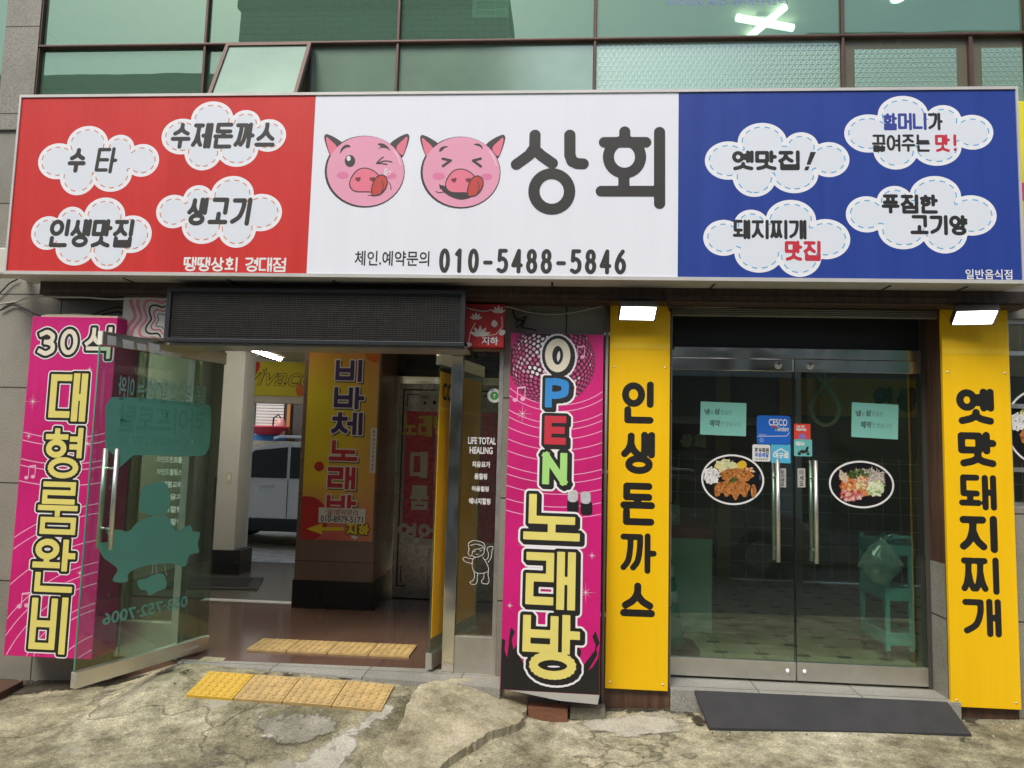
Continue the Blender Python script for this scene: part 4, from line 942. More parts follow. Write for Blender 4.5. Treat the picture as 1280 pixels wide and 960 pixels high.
crowd = [(RC[0]+.002, RC[1]+.002), (RC[2]-.002, RC[1]+.002)] + [S.uv(*p) for p in ((754,805),(748,822),(741,833),(735,838),(742,826),(747,818),(745,806),(741,795),(745,788),(748,797),(751,803),(744,812),(735,824),(729,832),(725,822),(727,813),(722,806),(716,812),(712,825),(700,832),(660,828),(655,830),(651,822),(653,812),(647,805),(642,812),(640,800),(644,789),(639,784),(637,796),(636,808),(634,822),(631,812),(632,800),(628,798))]
crowd[-1] = (RC[0]+.002, crowd[-1][1])
crowd = [(min(RC[2]-.002, max(RC[0]+.002, x)), y) for x, y in crowd]
S.fill('crowd_silhouette', [crowd], BLACK_INK, 4.6, K)
mics = S.fill('microphones', [rrect(*S.rect((710,624,725,641)), .022), rrect(*S.rect((727,626,742,643)), .022)], mat('mic_black', (.012, .012, .012), .4, var=0), 5, K)
S.fill('mic_head', [rrect(*S.rect((711,612,724,627)), .024), rrect(*S.rect((727,614,740,629)), .024)], mat('mic_silver', (.5, .5, .5), .4, var=.4, scale=60), 5.4, mics)
outlined(S, 'OPEN', [(683,424,716,464),(683,473,713,509),(682,520,710,555),(679,566,711,605)], .0225, .019, .031, [CREAM, mat('sky_ink', (.03, .25, .62), .45, var=.05), REDI, mat('lime_ink', (.38, .68, .2), .45, var=.05)], K, (.012, -.012))
outlined(S, '노래방', [(655,619,727,677),(657,690,721,760),(652,769,726,847)], .0245, .02, .032, [LEMON]*3, K, (.012, -.012))

# ================================================================== grille, small box signs
Gt = thing('roller_grille', 'black perforated metal grille box above the open entrance', 'grille', (-1.62, -.15, 2.28))
q = MB(); q.box(-2.575, -.66, -.27, -.002, 2.29, 2.62); q.build('box', mat('grille_back', (.018, .018, .017), .6), Gt)
q = MB()
for b_ in ((-2.60, -.64, 2.275, 2.302), (-2.60, -.64, 2.607, 2.634)): q.box(b_[0], b_[1], -.312, -.2705, b_[2], b_[3], .003)
q.box(-2.60, -2.572, -.312, -.2705, 2.3025, 2.6065); q.box(-.668, -.64, -.312, -.2705, 2.3025, 2.6065); q.build('frame', mat('black_paint', (.02, .024, .027), .4), Gt)
q = MB()
n = 22
for k in range(n):
    z = 2.309+k*.0138; q.box(-2.571, -.669, -.3, -.296, z, z+.0062)
for k in range(88):
    x = -2.562+k*.0216; q.box(x, x+.006, -.296, -.2915, 2.3035, 2.606)
for k in range(14):
    for j in range(3): 
        if random.random() < .4: q.box(-2.5+k*.135, -2.49+k*.135, -.302, -.3005, 2.36+j*.08, 2.37+j*.08)
q.build('mesh_face', mat('grille_metal', (.06, .058, .052), .4, .4, .5, 20), Gt)
q = MB(); q.box(-2.6, -.64, -.26, -.002, 2.262, 2.288); q.build('lower_trim', STEEL, Gt)
Kb = thing('box_sign', 'small white box sign with pink and black wavy rings beside the grille', 'box sign', (-2.87, -.08, 2.33), 'small box signs beside the grille')
q = MB(); q.box(-3.0, -2.70, -.14, -.002, 2.325, 2.60, .003); q.build('box', mat('box_white', (.72, .68, .64), .45), Kb)
S = Sheet((0, -.14, 0), (1, 0, 0), (0, 0, 1), Kb); cc = (-2.70, 2.44); R4 = (-2.997, 2.328, -2.703, 2.597)
for R_, w_, m in ((.055, .003, BLACK_INK), (.085, .005, mat('rose_ink', (.6, .12, .18), .5, var=0)), (.12, .006, BLACK_INK), (.16, .009, mat('pink_ink', (.7, .25, .32), .5, var=0)), (.21, .011, mat('pink_ink', (.7, .25, .32))), (.265, .012, mat('pink_ink', (.7, .25, .32)))):
    P = [(cc[0]+(R_*(1+.2*math.cos(5*t_+.6)))*math.cos(t_), cc[1]+(R_*(1+.2*math.cos(5*t_+.6)))*math.sin(t_)) for t_ in np.linspace(0, 2*math.pi, 70)]
    clipped(S, 'printed_ring', [('s', p, q_, w_, False) for p, q_ in zip(P, P[1:])], R4, m, 1, Kb, .0025)
Kb = thing('box_sign', 'small red box sign with white lotus flowers beside the grille', 'box sign', (-.54, -.08, 2.31), 'small box signs beside the grille')
q = MB(); q.box(-.665, -.408, -.11, -.002, 2.305, 2.59, .003); q.build('box', mat('box_red', (.5, .03, .03), .45, var=.1), Kb)
S = Sheet((0, -.11, 0), (1, 0, 0), (0, 0, 1), Kb)
def lotus(c, s):
    P = []
    for a_ in (-70, -35, 0, 35, 70):
        ca, sa = math.cos(RAD(a_)), math.sin(RAD(a_)); base = [(0, 0), (.18, .35), (.12, .75), (0, 1), (-.12, .75), (-.18, .35)]
        P.append(catmull([(c[0]+s*(x*ca+y*sa)*(1 if a_ else 1), c[1]+s*(y*ca-x*sa)) for x, y in base], 4))
    return P
fl = [S.uv(600,420), S.uv(623,391), S.uv(595,399)]
for k_, (c, s_) in enumerate(zip(fl, (.07, .05, .045))):
    for j, pl in enumerate(lotus(c, s_)): S.fill('flower', [pl], mat('flower_white', (.75, .68, .62), .5, var=.05), 1+.12*j, Kb)
P = [S.uv(*p) for p in ((604,420),(620,418),(628,408),(627,396))]; Q = [S.uv(*p) for p in ((585,432),(588,415),(594,404))]
ink(S, 'stem', [('s', a_, b_, .0025, False) for L in (P, Q) for a_, b_ in zip(L, L[1:])], MATS['flower_white'], 0, 2, Kb, h=.0012)
S.fill('leaf', [catmull([S.uv(*p) for p in R_], 4) for R_ in (((626,412),(632,414),(629,419),(624,418)), ((617,400),(622,404),(619,409),(614,406)), ((584,428),(590,430),(586,434),(581,433)))], MATS['flower_white'], 2.3, Kb)
ftext(S, 'lettering', '지하', S.rect((602,421,623,431)), WHITEP2, .03, 4); ftext(S, 'letter_shadow', '지하', S.rect((601.5,420.5,623.5,431.8)), mat('shadow_red', (.25, .01, .01), .5, var=0), .07, 3)
# ================================================================== decals on the open leaf and the sidelight
MINT = mat('mint_vinyl', (.13, .4, .3), .5, var=.08)
D_ = Vector((math.cos(RAD(250.7)), math.sin(RAD(250.7)), 0))
S = Sheet((-2.455, .25, 0), -D_, (0, 0, 1), LL, .006)
def spx(pts, n=4): return catmull([S.uv(*p) for p in pts], n)
S.fill('speech_bubble', [[S.uv(*p) for p in catmull([(131,508),(137,499),(146,496),(200,499),(255,505),(262,510),(263,520),(262,552),(258,564),(248,570),(200,569),(166,569)], 3, False)+[(148,585),(149,569),(140,568),(131,558)]]], MINT, 1, LL)
S.fill('figure_decal', [spx([(179,640),(173,636),(175,618),(180,608),(190,604),(203,602),(209,610),(212,625),(208,640),(196,646)]), spx([(122,680),(138,676),(132,664),(148,662),(160,664),(172,652),(190,645),(205,643),(214,655),(220,664),(236,656),(240,664),(249,666),(246,680),(248,690),(236,694),(230,708),(212,704),(196,705),(178,708),(160,716),(158,727),(140,726),(146,712),(138,704),(128,696)]), spx([(171,726),(182,723),(190,719),(202,717),(207,726),(206,735),(196,739),(186,744),(182,738),(174,736)])], MINT, 1, LL)
ftext(S, 'lettering', '053·752·7006', S.rect((127,744,234,782)), MINT, .02, 1, LL, mirror=True, shear=0)
ftext(S, 'lettering', '힐링 명상과 함께하는 이완', S.rect((146,482,258,500)), mat('mint_grey', (.2, .42, .34), .5, var=0), .015, 1, LL, mirror=True)
DK = mat('dark_mint_ink', (.1, .345, .255), .5, var=0)  # darker mint ink for the letters on the bubble
ftext(S, 'lettering', '라이프토탈', S.rect((145,512,254,540)), DK, .03, 2, LL, mirror=True); ftext(S, 'lettering', 'TOTAL HEALING CENTER', S.rect((147,548,254,556)), DK, .01, 2, LL, mirror=True)
sc_ = sd_grid([('s', S.uv(*p), S.uv(*q_), .0012, False) for L in (((190,705),(190,716),(188,718)), ((194,705),(195,717),(197,718)), ((205,704),(206,716),(208,719))) for p, q_ in zip(L, L[1:])], .0008, .003)
S.fill('figure_line', contour(sc_), WHITE_INK, 1, LL)
# scraps of tape left along the top rail
S = Sheet((-2.455, .25, 0), -D_, (0, 0, 1), LL, .0225)
S.fill('tape_scrap', [[S.uv(*p) for p in r] for r in (((131,419),(142,421),(142,432),(131,431)), ((150,424),(164,427),(164,437),(151,435)), ((168,429),(180,431),(179,439),(169,437)), ((182,428),(196,431),(198,440),(184,441)), ((196,437),(224,443),(222,448),(196,443)))], mat('old_tape', (.62, .6, .55), .6, var=.3, scale=40), 1, LL)
S = Sheet((-2.455, .25, 0), -D_, (0, 0, 1), LL, .0225); S.plate('tape_scrap', S.rect((229,806,245,813)), MATS['old_tape'], .001, 0, LL)
# right leaf: yellow sheet with lettering
ysh = MB(); ysh.M = MR; ysh.box(.01, .8, -.0105, -.0065, .4, 2.15); ysh.build('yellow_sheet', mat('yellow_sheet', (.82, .44, .01), .35, var=.08, scale=3), LR)
Dr = Vector((math.cos(RAD(76)), math.sin(RAD(76)), 0)); S = Sheet((-.85, .01, 0), Dr, (0, 0, 1), LR, .0107)
ysh = S.fill('lettering', [[(.0, 0)]*3], BLACK_INK, 1, LR) if False else ftext(S, 'lettering', 'CCTV', (.05, 1.96, .36, 2.08), BLACK_INK, .03, 1, LR)
S.fill('printed_band', [[(.01, 1.89), (.8, 1.89), (.8, 1.91), (.01, 1.91)]], mat('yellow_strip', (.9, .58, .03)), 1, LR)
# sidelight print
S = Sheet((0, .055, 0), (1, 0, 0), (0, 0, 1), sl)
for t_, r_, b_ in (('LIFE TOTAL', (585,547,620,555), .03), ('HEALING', (587,559,616,567), .03), ('치유요가', (590,577,613,584), .03), ('몸힐링', (593,592,609,599), .03), ('마음힐링', (590,608,611,614), .03), ('에너지힐링', (586,623,613,630), .03)):
    ftext(S, 'lettering', t_, S.rect(r_), WHITE_INK, b_, 1, sl)
def dz(p): return S.uv(540+p[0]/3.429, 620+p[1]/3.429)
LN = [[(160,225),(155,245),(165,258),(172,250),(175,235),(190,228),(205,226),(222,222),(222,245),(205,258),(185,262),(172,255)], [(158,225),(156,205),(172,192),(195,192),(218,200),(228,215),(222,232)], [(165,212),(185,206),(205,210),(222,216)], [(190,262),(176,270),(172,300),(180,322),(205,332),(235,326),(243,312),(232,285),(218,262)],
      [(176,270),(155,266),(140,262),(132,270),(140,280),(150,284),(174,290)], [(228,275),(240,265),(242,245),(236,232),(240,220),(252,216),(262,220),(256,240),(254,262),(240,285)], [(180,322),(182,345),(176,362),(163,368),(170,378),(190,376),(194,355),(196,332)], [(222,330),(222,352),(212,364),(216,374),(238,376),(245,362),(240,340),(243,314)], [(178,238),(186,238)], [(205,236),(212,234)], [(188,250),(200,249)]]
G_ = sd_grid([('s', a_, b_, .0016, False) for L in LN for P in [catmull([dz(p) for p in L], 4, False)] for a_, b_ in zip(P, P[1:])], .0011, .003)
S.fill('child_drawing', contour(G_), WHITE_INK, 1, sl)
S.base = -.001
bd = thing('round_sticker', 'round white sticker with a green centre on the narrow side glass', 'sticker', tuple(at(618, 494.6, .05)))
S = Sheet((0, .054, 0), (1, 0, 0), (0, 0, 1), bd); c_ = S.uv(618, 494.6)
S.fill('rim', [ellipse(*c_, .047, .047, 32)], WHITE_INK, 1, bd); S.fill('centre', [ellipse(*c_, .028, .028, 28)], mat('sticker_green', (.06, .36, .07), .4, var=.1), 2, bd)
S.fill('emblem', [[(c_[0]+x*.001, c_[1]+y*.001) for x, y in ((-4, -14), (4, -14), (3, 0), (12, 6), (3, 8), (0, 18), (-3, 8), (-12, 6), (-3, 0))]], WHITE_INK, 3, bd)
for k_, m in ((.0, mat('sticker_red', (.6, .05, .04), .4, var=0)), (1.9, mat('sticker_blue', (.05, .15, .5), .4, var=0))):
    S.fill('rim_mark', [[(c_[0]+rr*math.cos(a_), c_[1]+rr*math.sin(a_)) for rr, aa in ((.043, (k_-.3, k_, k_+.3)), (.035, (k_+.3, k_, k_-.3))) for a_ in aa]], m, 2, bd)
# list on the left sidelight
S = Sheet((0, .055, 0), (1, 0, 0), (0, 0, 1), sl2)
for i, t_ in enumerate(('마인드컨트롤', '마인드힐링스', '기체험교육', '기치유기', '몸속힐링', '마음힐링')): ftext(S, 'lettering', t_, S.rect((196,571+i*15.5,228,578+i*15.5)), WHITE_INK, .025, 1, sl2)

# ================================================================== stickers and notices on the diner doors
YD = .194
def flat(name, label, cat, px, m, group=None, rad=0, th=.0008, tiltdeg=0, Y=YD):
    c = at((px[0]+px[2])/2, px[3], Y); t = thing(name, label, cat, (c.x, Y, c.z), group)
    a_ = RAD(tiltdeg); sh = Sheet((0, Y, 0), (math.cos(a_), 0, math.sin(a_)), (-math.sin(a_), 0, math.cos(a_)), t)
    sh.plate('card', sh.rect(px), m, th, 0, t, rad); sh.base = th+.0002; return t, sh
AQUA = mat('aqua_paper', (.22, .56, .47), .7, var=.06, bump=.2, bscale=9); INKG = mat('grey_ink', (.12, .25, .21), .6, var=0)
GRP = 'aqua paper notices taped to the diner doors'
for lb, px, td in (('aqua paper notice on the left diner door above the breaded cutlet photo', (875,504,933,543), -1), ('aqua paper notice on the right diner door above the noodle dish photo', (1064,506,1123,546), -2)):
    t, sh = flat('paper_notice', lb, 'notice', px, AQUA, GRP, 0, .0006, td); x, y = px[0], px[1]
    ftext(sh, 'lettering', '냉', sh.rect((x+5.5,y+7,x+12,y+14)), BLK, .02, 1); ftext(sh, 'lettering', '동', sh.rect((x+13,y+9,x+17,y+14)), INKG, 0, 1); ftext(sh, 'lettering', '삼', sh.rect((x+18,y+6.5,x+25,y+14)), BLK, .02, 1); ftext(sh, 'lettering', '겹살은', sh.rect((x+25.5,y+9,x+40,y+14)), INKG, 0, 1)
    ftext(sh, 'lettering', '예약', sh.rect((x+12,y+21,x+25,y+29)), BLK, .02, 1); ftext(sh, 'lettering', '만 받습니다!', sh.rect((x+26,y+23.5,x+51,y+28.5)), INKG, 0, 1)
t, sh = flat('blue_sticker', 'blue rounded sticker with white capitals on the left diner door', 'sticker', (946,520,988,555), mat('sticker_cobalt', (.02, .14, .58), .35, var=.05), None, .02)
ftext(sh, 'lettering', 'CESCO', sh.rect((961,524,984,532)), WHITE_INK, .02, 1); ftext(sh, 'lettering', 'Members', sh.rect((969,533,986,539)), WHITE_INK, .01, 1, shear=.4)
S.fill; sh.fill('ribbon', [[sh.uv(*p) for p in ((963,532.5),(970,533),(974,536),(967,535))]], REDI, 1, t); ftext(sh, 'lettering', 'Member Zone', sh.rect((949,542.5,958,544)), WHITE_INK, 0, 1)
sh.fill('line', [[sh.uv(*p) for p in ((947,545),(983,544.6),(987,540),(987,541),(983.4,545.3),(947,545.7))]], WHITE_INK, 1, t)
cc = sh.uv(952, 550); sh.fill('ring', [ellipse(*cc, .012, .012, 20), ellipse(*cc, .0095, .0095, 20)], WHITE_INK, 1, t)
t, sh = flat('white_sticker', 'white rounded sticker with two lines of print under the blue sticker', 'sticker', (940.5,556,963,576.5), mat('sticker_white', (.74, .75, .72), .4, var=.03), None, .012)
ftext(sh, 'lettering', '화우회원', sh.rect((943.5,560,961,565.5)), BLK, .04, 1); ftext(sh, 'lettering', '무료배달', sh.rect((943.5,566,961,571.5)), mat('sticker_blue', (.05, .15, .5)), .04, 1); ftext(sh, 'lettering', '365 배달앱전용', sh.rect((944,573,960,575)), BLK, 0, 1)
t, sh = flat('cyan_sticker', 'cyan square sticker with a white roof line beneath the blue sticker', 'sticker', (964,555.5,988,578.5), mat('sticker_cyan', (.09, .47, .68), .4, var=.04))
ftext(sh, 'lettering', '대구로', sh.rect((966.5,566,986,573)), WHITE_INK, .05, 1); sh.fill('roof_line', [[sh.uv(*p) for p in ((967,565.5),(976,560),(985.5,565.5),(985.5,567),(976,561.8),(967,567))]], WHITE_INK, 1, t)
t, sh = flat('red_sticker', 'small red sticker with a purple dome on the right diner door', 'sticker', (992.5,530,1013,549), mat('sticker_orange_red', (.72, .07, .04), .4, var=.04), None, .006)
ftext(sh, 'lettering', '오늘 예약', sh.rect((995,532,1006,534.5)), WHITE_INK, .04, 1); ftext(sh, 'lettering', '배달특급', sh.rect((995,535.5,1008,538.5)), WHITE_INK, .05, 1); c_ = sh.uv(1003, 548.6)
sh.fill('dome', [[(c_[0]+.028*math.cos(a_), c_[1]+.036*math.sin(a_)) for a_ in np.linspace(0, math.pi, 16)]], mat('sticker_purple', (.3, .17, .5), .4, var=0), 1, t)
t, sh = flat('teal_sticker', 'small teal sticker picturing a delivery scooter on the right diner door', 'sticker', (992.5,549.5,1015,570), mat('sticker_teal', (.16, .5, .48), .4, var=.04), None, .006)
ftext(sh, 'lettering', '배달OK', sh.rect((994.5,552,1006,557)), WHITE_INK, .05, 1)
sh.fill('scooter', [[sh.uv(*p) for p in ((998,565),(1002,562),(1006,563),(1008,558.5),(1011,558),(1010,563),(1012,566),(1007,566),(1004,567))]] + [ellipse(*sh.uv(*p), .011, .011, 14) for p in ((999,567),(1010,567))], BLK, 1, t)
for lb, px, tx in (('narrow grey pull label beside the left diner door handle', (973.5,585.5,982.5,609), '당기세요'), ('narrow grey pull label beside the right diner door handle', (997,585.5,1006.5,609), '미세요')):
    t, sh = flat('door_label', lb, 'label', px, mat('label_grey', (.42, .42, .38), .5, var=.05), 'narrow labels beside the door handles')
    h_ = (px[3]-px[1]-3)/len(tx)
    for i, ch in enumerate(tx): ftext(sh, 'lettering', ch, sh.rect((px[0]+2.3, px[1]+1.5+i*h_+.6, px[2]-2.3, px[1]+1.5+(i+1)*h_-.4)), BLK, .02, 1)
def blob(c, r, n=9, j=.25, sx=1, sy=1, seed=0):
    rg = random.Random(seed); return catmull([(c[0]+r*sx*(1+rg.uniform(-j, j))*math.cos(2*math.pi*k/n), c[1]+r*sy*(1+rg.uniform(-j, j))*math.sin(2*math.pi*k/n)) for k in range(n)], 4)
def foodmat(name, cols, sc):
    g = NT(name); n_ = len(cols); c = g.ramp(g.noise(sc, 6, .7), [(.25+.5*i/(n_-1), c_) for i, c_ in enumerate(cols)]); g.l(c, g.b.inputs['Base Color']); g.b.inputs['Roughness'].default_value = .35; return g.m
CUT = foodmat('fried_cutlet', [(.1, .025, .006), (.38, .13, .03), (.5, .2, .05), (.62, .32, .1)], 45); RICE = foodmat('white_rice', [(.4, .4, .38), (.72, .72, .7), (.8, .8, .78)], 90)
SAL = foodmat('yellow_salad', [(.5, .42, .1), (.7, .62, .25), (.75, .72, .5)], 60); EGG = mat('egg_yellow', (.7, .45, .03), .4, var=.1, scale=50); PLATE = mat('black_plate', (.012, .012, .013), .25, var=0)
MEAT = foodmat('red_meat', [(.2, .02, .02), (.5, .08, .07), (.6, .25, .2), (.7, .5, .45)], 70); NOOD = foodmat('glass_noodle', [(.2, .17, .13), (.45, .41, .36), (.6, .57, .5)], 110); LEEK = foodmat('green_leek', [(.1, .14, .02), (.4, .5, .2), (.7, .72, .5)], 60); SAUCE = foodmat('chili_sauce', [(.3, .05, .01), (.6, .2, .06), (.7, .42, .2)], 60); HERB = foodmat('dark_herb', [(.01, .02, .005), (.05, .09, .02), (.12, .16, .05)], 60); SHROOM = foodmat('mushroom', [(.45, .36, .25), (.68, .6, .48)], 60)
PGRP = 'oval food photos stuck on the glass'
def oval(label, px, Y=YD):
    c = at((px[0]+px[2])/2, px[3], Y); t = thing('food_photo', label, 'food photo', (c.x, Y, c.z), PGRP)
    sh = Sheet((0, Y, 0), (1, 0, 0), (0, 0, 1), t); r = sh.rect(px); cx, cy, rx, ry = (r[0]+r[2])/2, (r[1]+r[3])/2, (r[2]-r[0])/2, (r[3]-r[1])/2
    sh.slab('white_rim', ellipse(cx, cy, rx, ry, 56), WHITE_INK, .0008, 0, t); sh.base = .001; sh.fill('plate', [ellipse(cx, cy, rx-.012, ry-.012, 56)], PLATE, 1, t); return t, sh
def bits(sh, name, c, spread, n, r, m, L, t, sx=1, sy=1, seed=0, elong=1):
    rg = random.Random(seed); P = []
    for k_ in range(n):
        a_, d_ = rg.uniform(0, 6.28), math.sqrt(rg.random())*spread; x, y = c[0]+d_*math.cos(a_)*sx, c[1]+d_*math.sin(a_)*sy; th = rg.uniform(0, 3.14); rr = r*rg.uniform(.6, 1.25)
        P.append([(x+rr*elong*math.cos(u)*math.cos(th)-rr*math.sin(u)*math.sin(th), y+rr*elong*math.cos(u)*math.sin(th)+rr*math.sin(u)*math.cos(th)) for u in np.linspace(0, 2*math.pi, 8, endpoint=False)])
    for i in range(4): sh.fill(name, [p for k_, p in enumerate(P) if k_ % 4 == i][:1], m, L, t) if False else None
    q = MB(); Mx = Matrix(((sh.U.x,sh.V.x,sh.N.x,sh.O.x),(sh.U.y,sh.V.y,sh.N.y,sh.O.y),(sh.U.z,sh.V.z,sh.N.z,sh.O.z),(0,0,0,1)))
    q.M = Mx
    for k_, p in enumerate(P): q.bm.faces.new([q._v((x, y, sh.base+LAY*(L+.006*k_))) for x, y in p])
    return q.build(name, m, t)
def isl(name, cols):
    g = NT(name); o_ = g.n('NewGeometry'); n_ = len(cols); g.l(g.ramp(o_.outputs['Random Per Island'], [(i/(n_-1), c_) for i, c_ in enumerate(cols)]), g.b.inputs['Base Color']); g.b.inputs['Roughness'].default_value = .35; return g.m
I_CRUST = isl('crust_bits', [(.13, .035, .008), (.34, .11, .025), (.46, .18, .045), (.6, .3, .1)]); I_RICE = isl('rice_bits', [(.5, .5, .47), (.75, .75, .73), (.82, .82, .8)]); I_SAL = isl('salad_bits', [(.6, .55, .2), (.75, .7, .45), (.5, .55, .2), (.78, .76, .6)])
I_NOOD = isl('noodle_bits', [(.25, .2, .15), (.5, .45, .38), (.62, .58, .52)]); I_LEEK = isl('leek_bits', [(.35, .5, .15), (.62, .7, .4), (.75, .78, .62), (.2, .34, .08)]); I_MEAT = isl('meat_bits', [(.3, .03, .03), (.52, .1, .09), (.62, .3, .26), (.7, .5, .46)]); I_HERB = isl('herb_bits', [(.015, .03, .006), (.06, .1, .02), (.12, .18, .05)]); I_SAUCE = isl('sauce_bits', [(.35, .05, .01), (.62, .2, .05), (.72, .45, .2), (.7, .6, .45)])
def cutlet(label, px, Y=YD, off=(0, 0)):
    t, sh = oval(label, px, Y); Z = lambda x, y: sh.uv(820+x/3.555+off[0], 380+y/3.555+off[1])
    bits(sh, 'rice', Z(246, 762), .05, 120, .006, I_RICE, 2, t, 1, 1.05, 3, 2.2); bits(sh, 'salad', Z(318, 722), .075, 110, .0055, I_SAL, 3, t, 1.1, .55, 4, 3); sh.fill('egg', [blob(Z(382, 715), .03, 9, .1, 1, .9, 5)], EGG, 4, t); sh.fill('radish', [blob(Z(280, 722), .022, 10, .05, 1, .9, 15)], SAL, 4.2, t)
    bits(sh, 'kimchi', Z(415, 742), .03, 30, .006, I_SAUCE, 4.5, t, 1.1, .8, 10, 1.8)
    for k_, (x, y, r_, w_) in enumerate(((358, 762, .09, 1.2), (340, 815, .1, 1.2))):
        sh.fill('cutlet', [blob(Z(x, y), r_, 15, .12, w_, .5, 6+k_)], CUT, 5+1.6*k_, t); bits(sh, 'crumb', Z(x, y), r_*.9, 90, .0055, I_CRUST, 5.3+1.6*k_, t, w_, .48, 40+k_, 1.5)
    for k_ in range(5): c_ = Z(272+k_*40, 840-abs(k_-2)*5); sh.fill('cutlet', [blob(c_, .03, 8, .2, .62, 1.35, 20+k_)], CUT, 8.4+.5*k_, t); bits(sh, 'crumb', c_, .026, 22, .005, I_CRUST, 8.6+.5*k_, t, .6, 1.3, 60+k_, 1.4)
    bits(sh, 'herb', Z(345, 782), .022, 26, .0045, I_HERB, 12, t, 1.3, .7, 9, 2); sh.fill('shine', [blob(Z(462, 770), .006, 7, .2, .6, 3.4, 11)], mat('blue_shine', (.06, .12, .25), .4, var=0), 2, t); return t
cutlet('oval photo of a breaded cutlet plate on the left diner door', (876.5,569,955,630))
t, sh = oval('oval photo of a red meat noodle dish on the right diner door', (1036.5,577,1117,634)); Z = lambda x, y: sh.uv(820+x/3.555, 380+y/3.555)
sh.fill('broth', [blob(Z(912, 800), .118, 14, .04, 1.08, .68, 1)], SAUCE, 2, t); bits(sh, 'noodles', Z(940, 762), .1, 170, .0028, I_NOOD, 3, t, 1.05, .42, 2, 9); bits(sh, 'noodles', Z(985, 790), .045, 70, .0028, I_NOOD, 4.2, t, .8, 1.3, 22, 8)
bits(sh, 'sauce', Z(842, 795), .045, 60, .007, I_SAUCE, 4.8, t, .8, 1.3, 3, 2); bits(sh, 'mushroom', Z(830, 768), .03, 16, .006, SHROOM, 5.3, t, .9, 1.4, 4, 3); bits(sh, 'herb', Z(895, 758), .05, 70, .006, I_HERB, 5.7, t, 1.4, .5, 5, 2.2); bits(sh, 'sauce', Z(912, 780), .03, 40, .006, I_SAUCE, 6.2, t, 1.2, .7, 55, 1.5)
bits(sh, 'meat', Z(868, 850), .055, 70, .009, I_MEAT, 6.6, t, 1.3, .6, 6, 1.6); bits(sh, 'garlic', Z(908, 808), .032, 40, .0055, isl('garlic_bits', [(.5, .4, .15), (.7, .6, .3), (.75, .7, .5)]), 7.2, t, 1.1, .8, 7, 1.3); bits(sh, 'leek', Z(975, 820), .05, 70, .008, I_LEEK, 7.6, t, 1.0, .95, 30, 2.2)
cutlet('oval cutlet photo on the side window at the right edge', (1258.5,488,1337,580), .056, (383, -67))

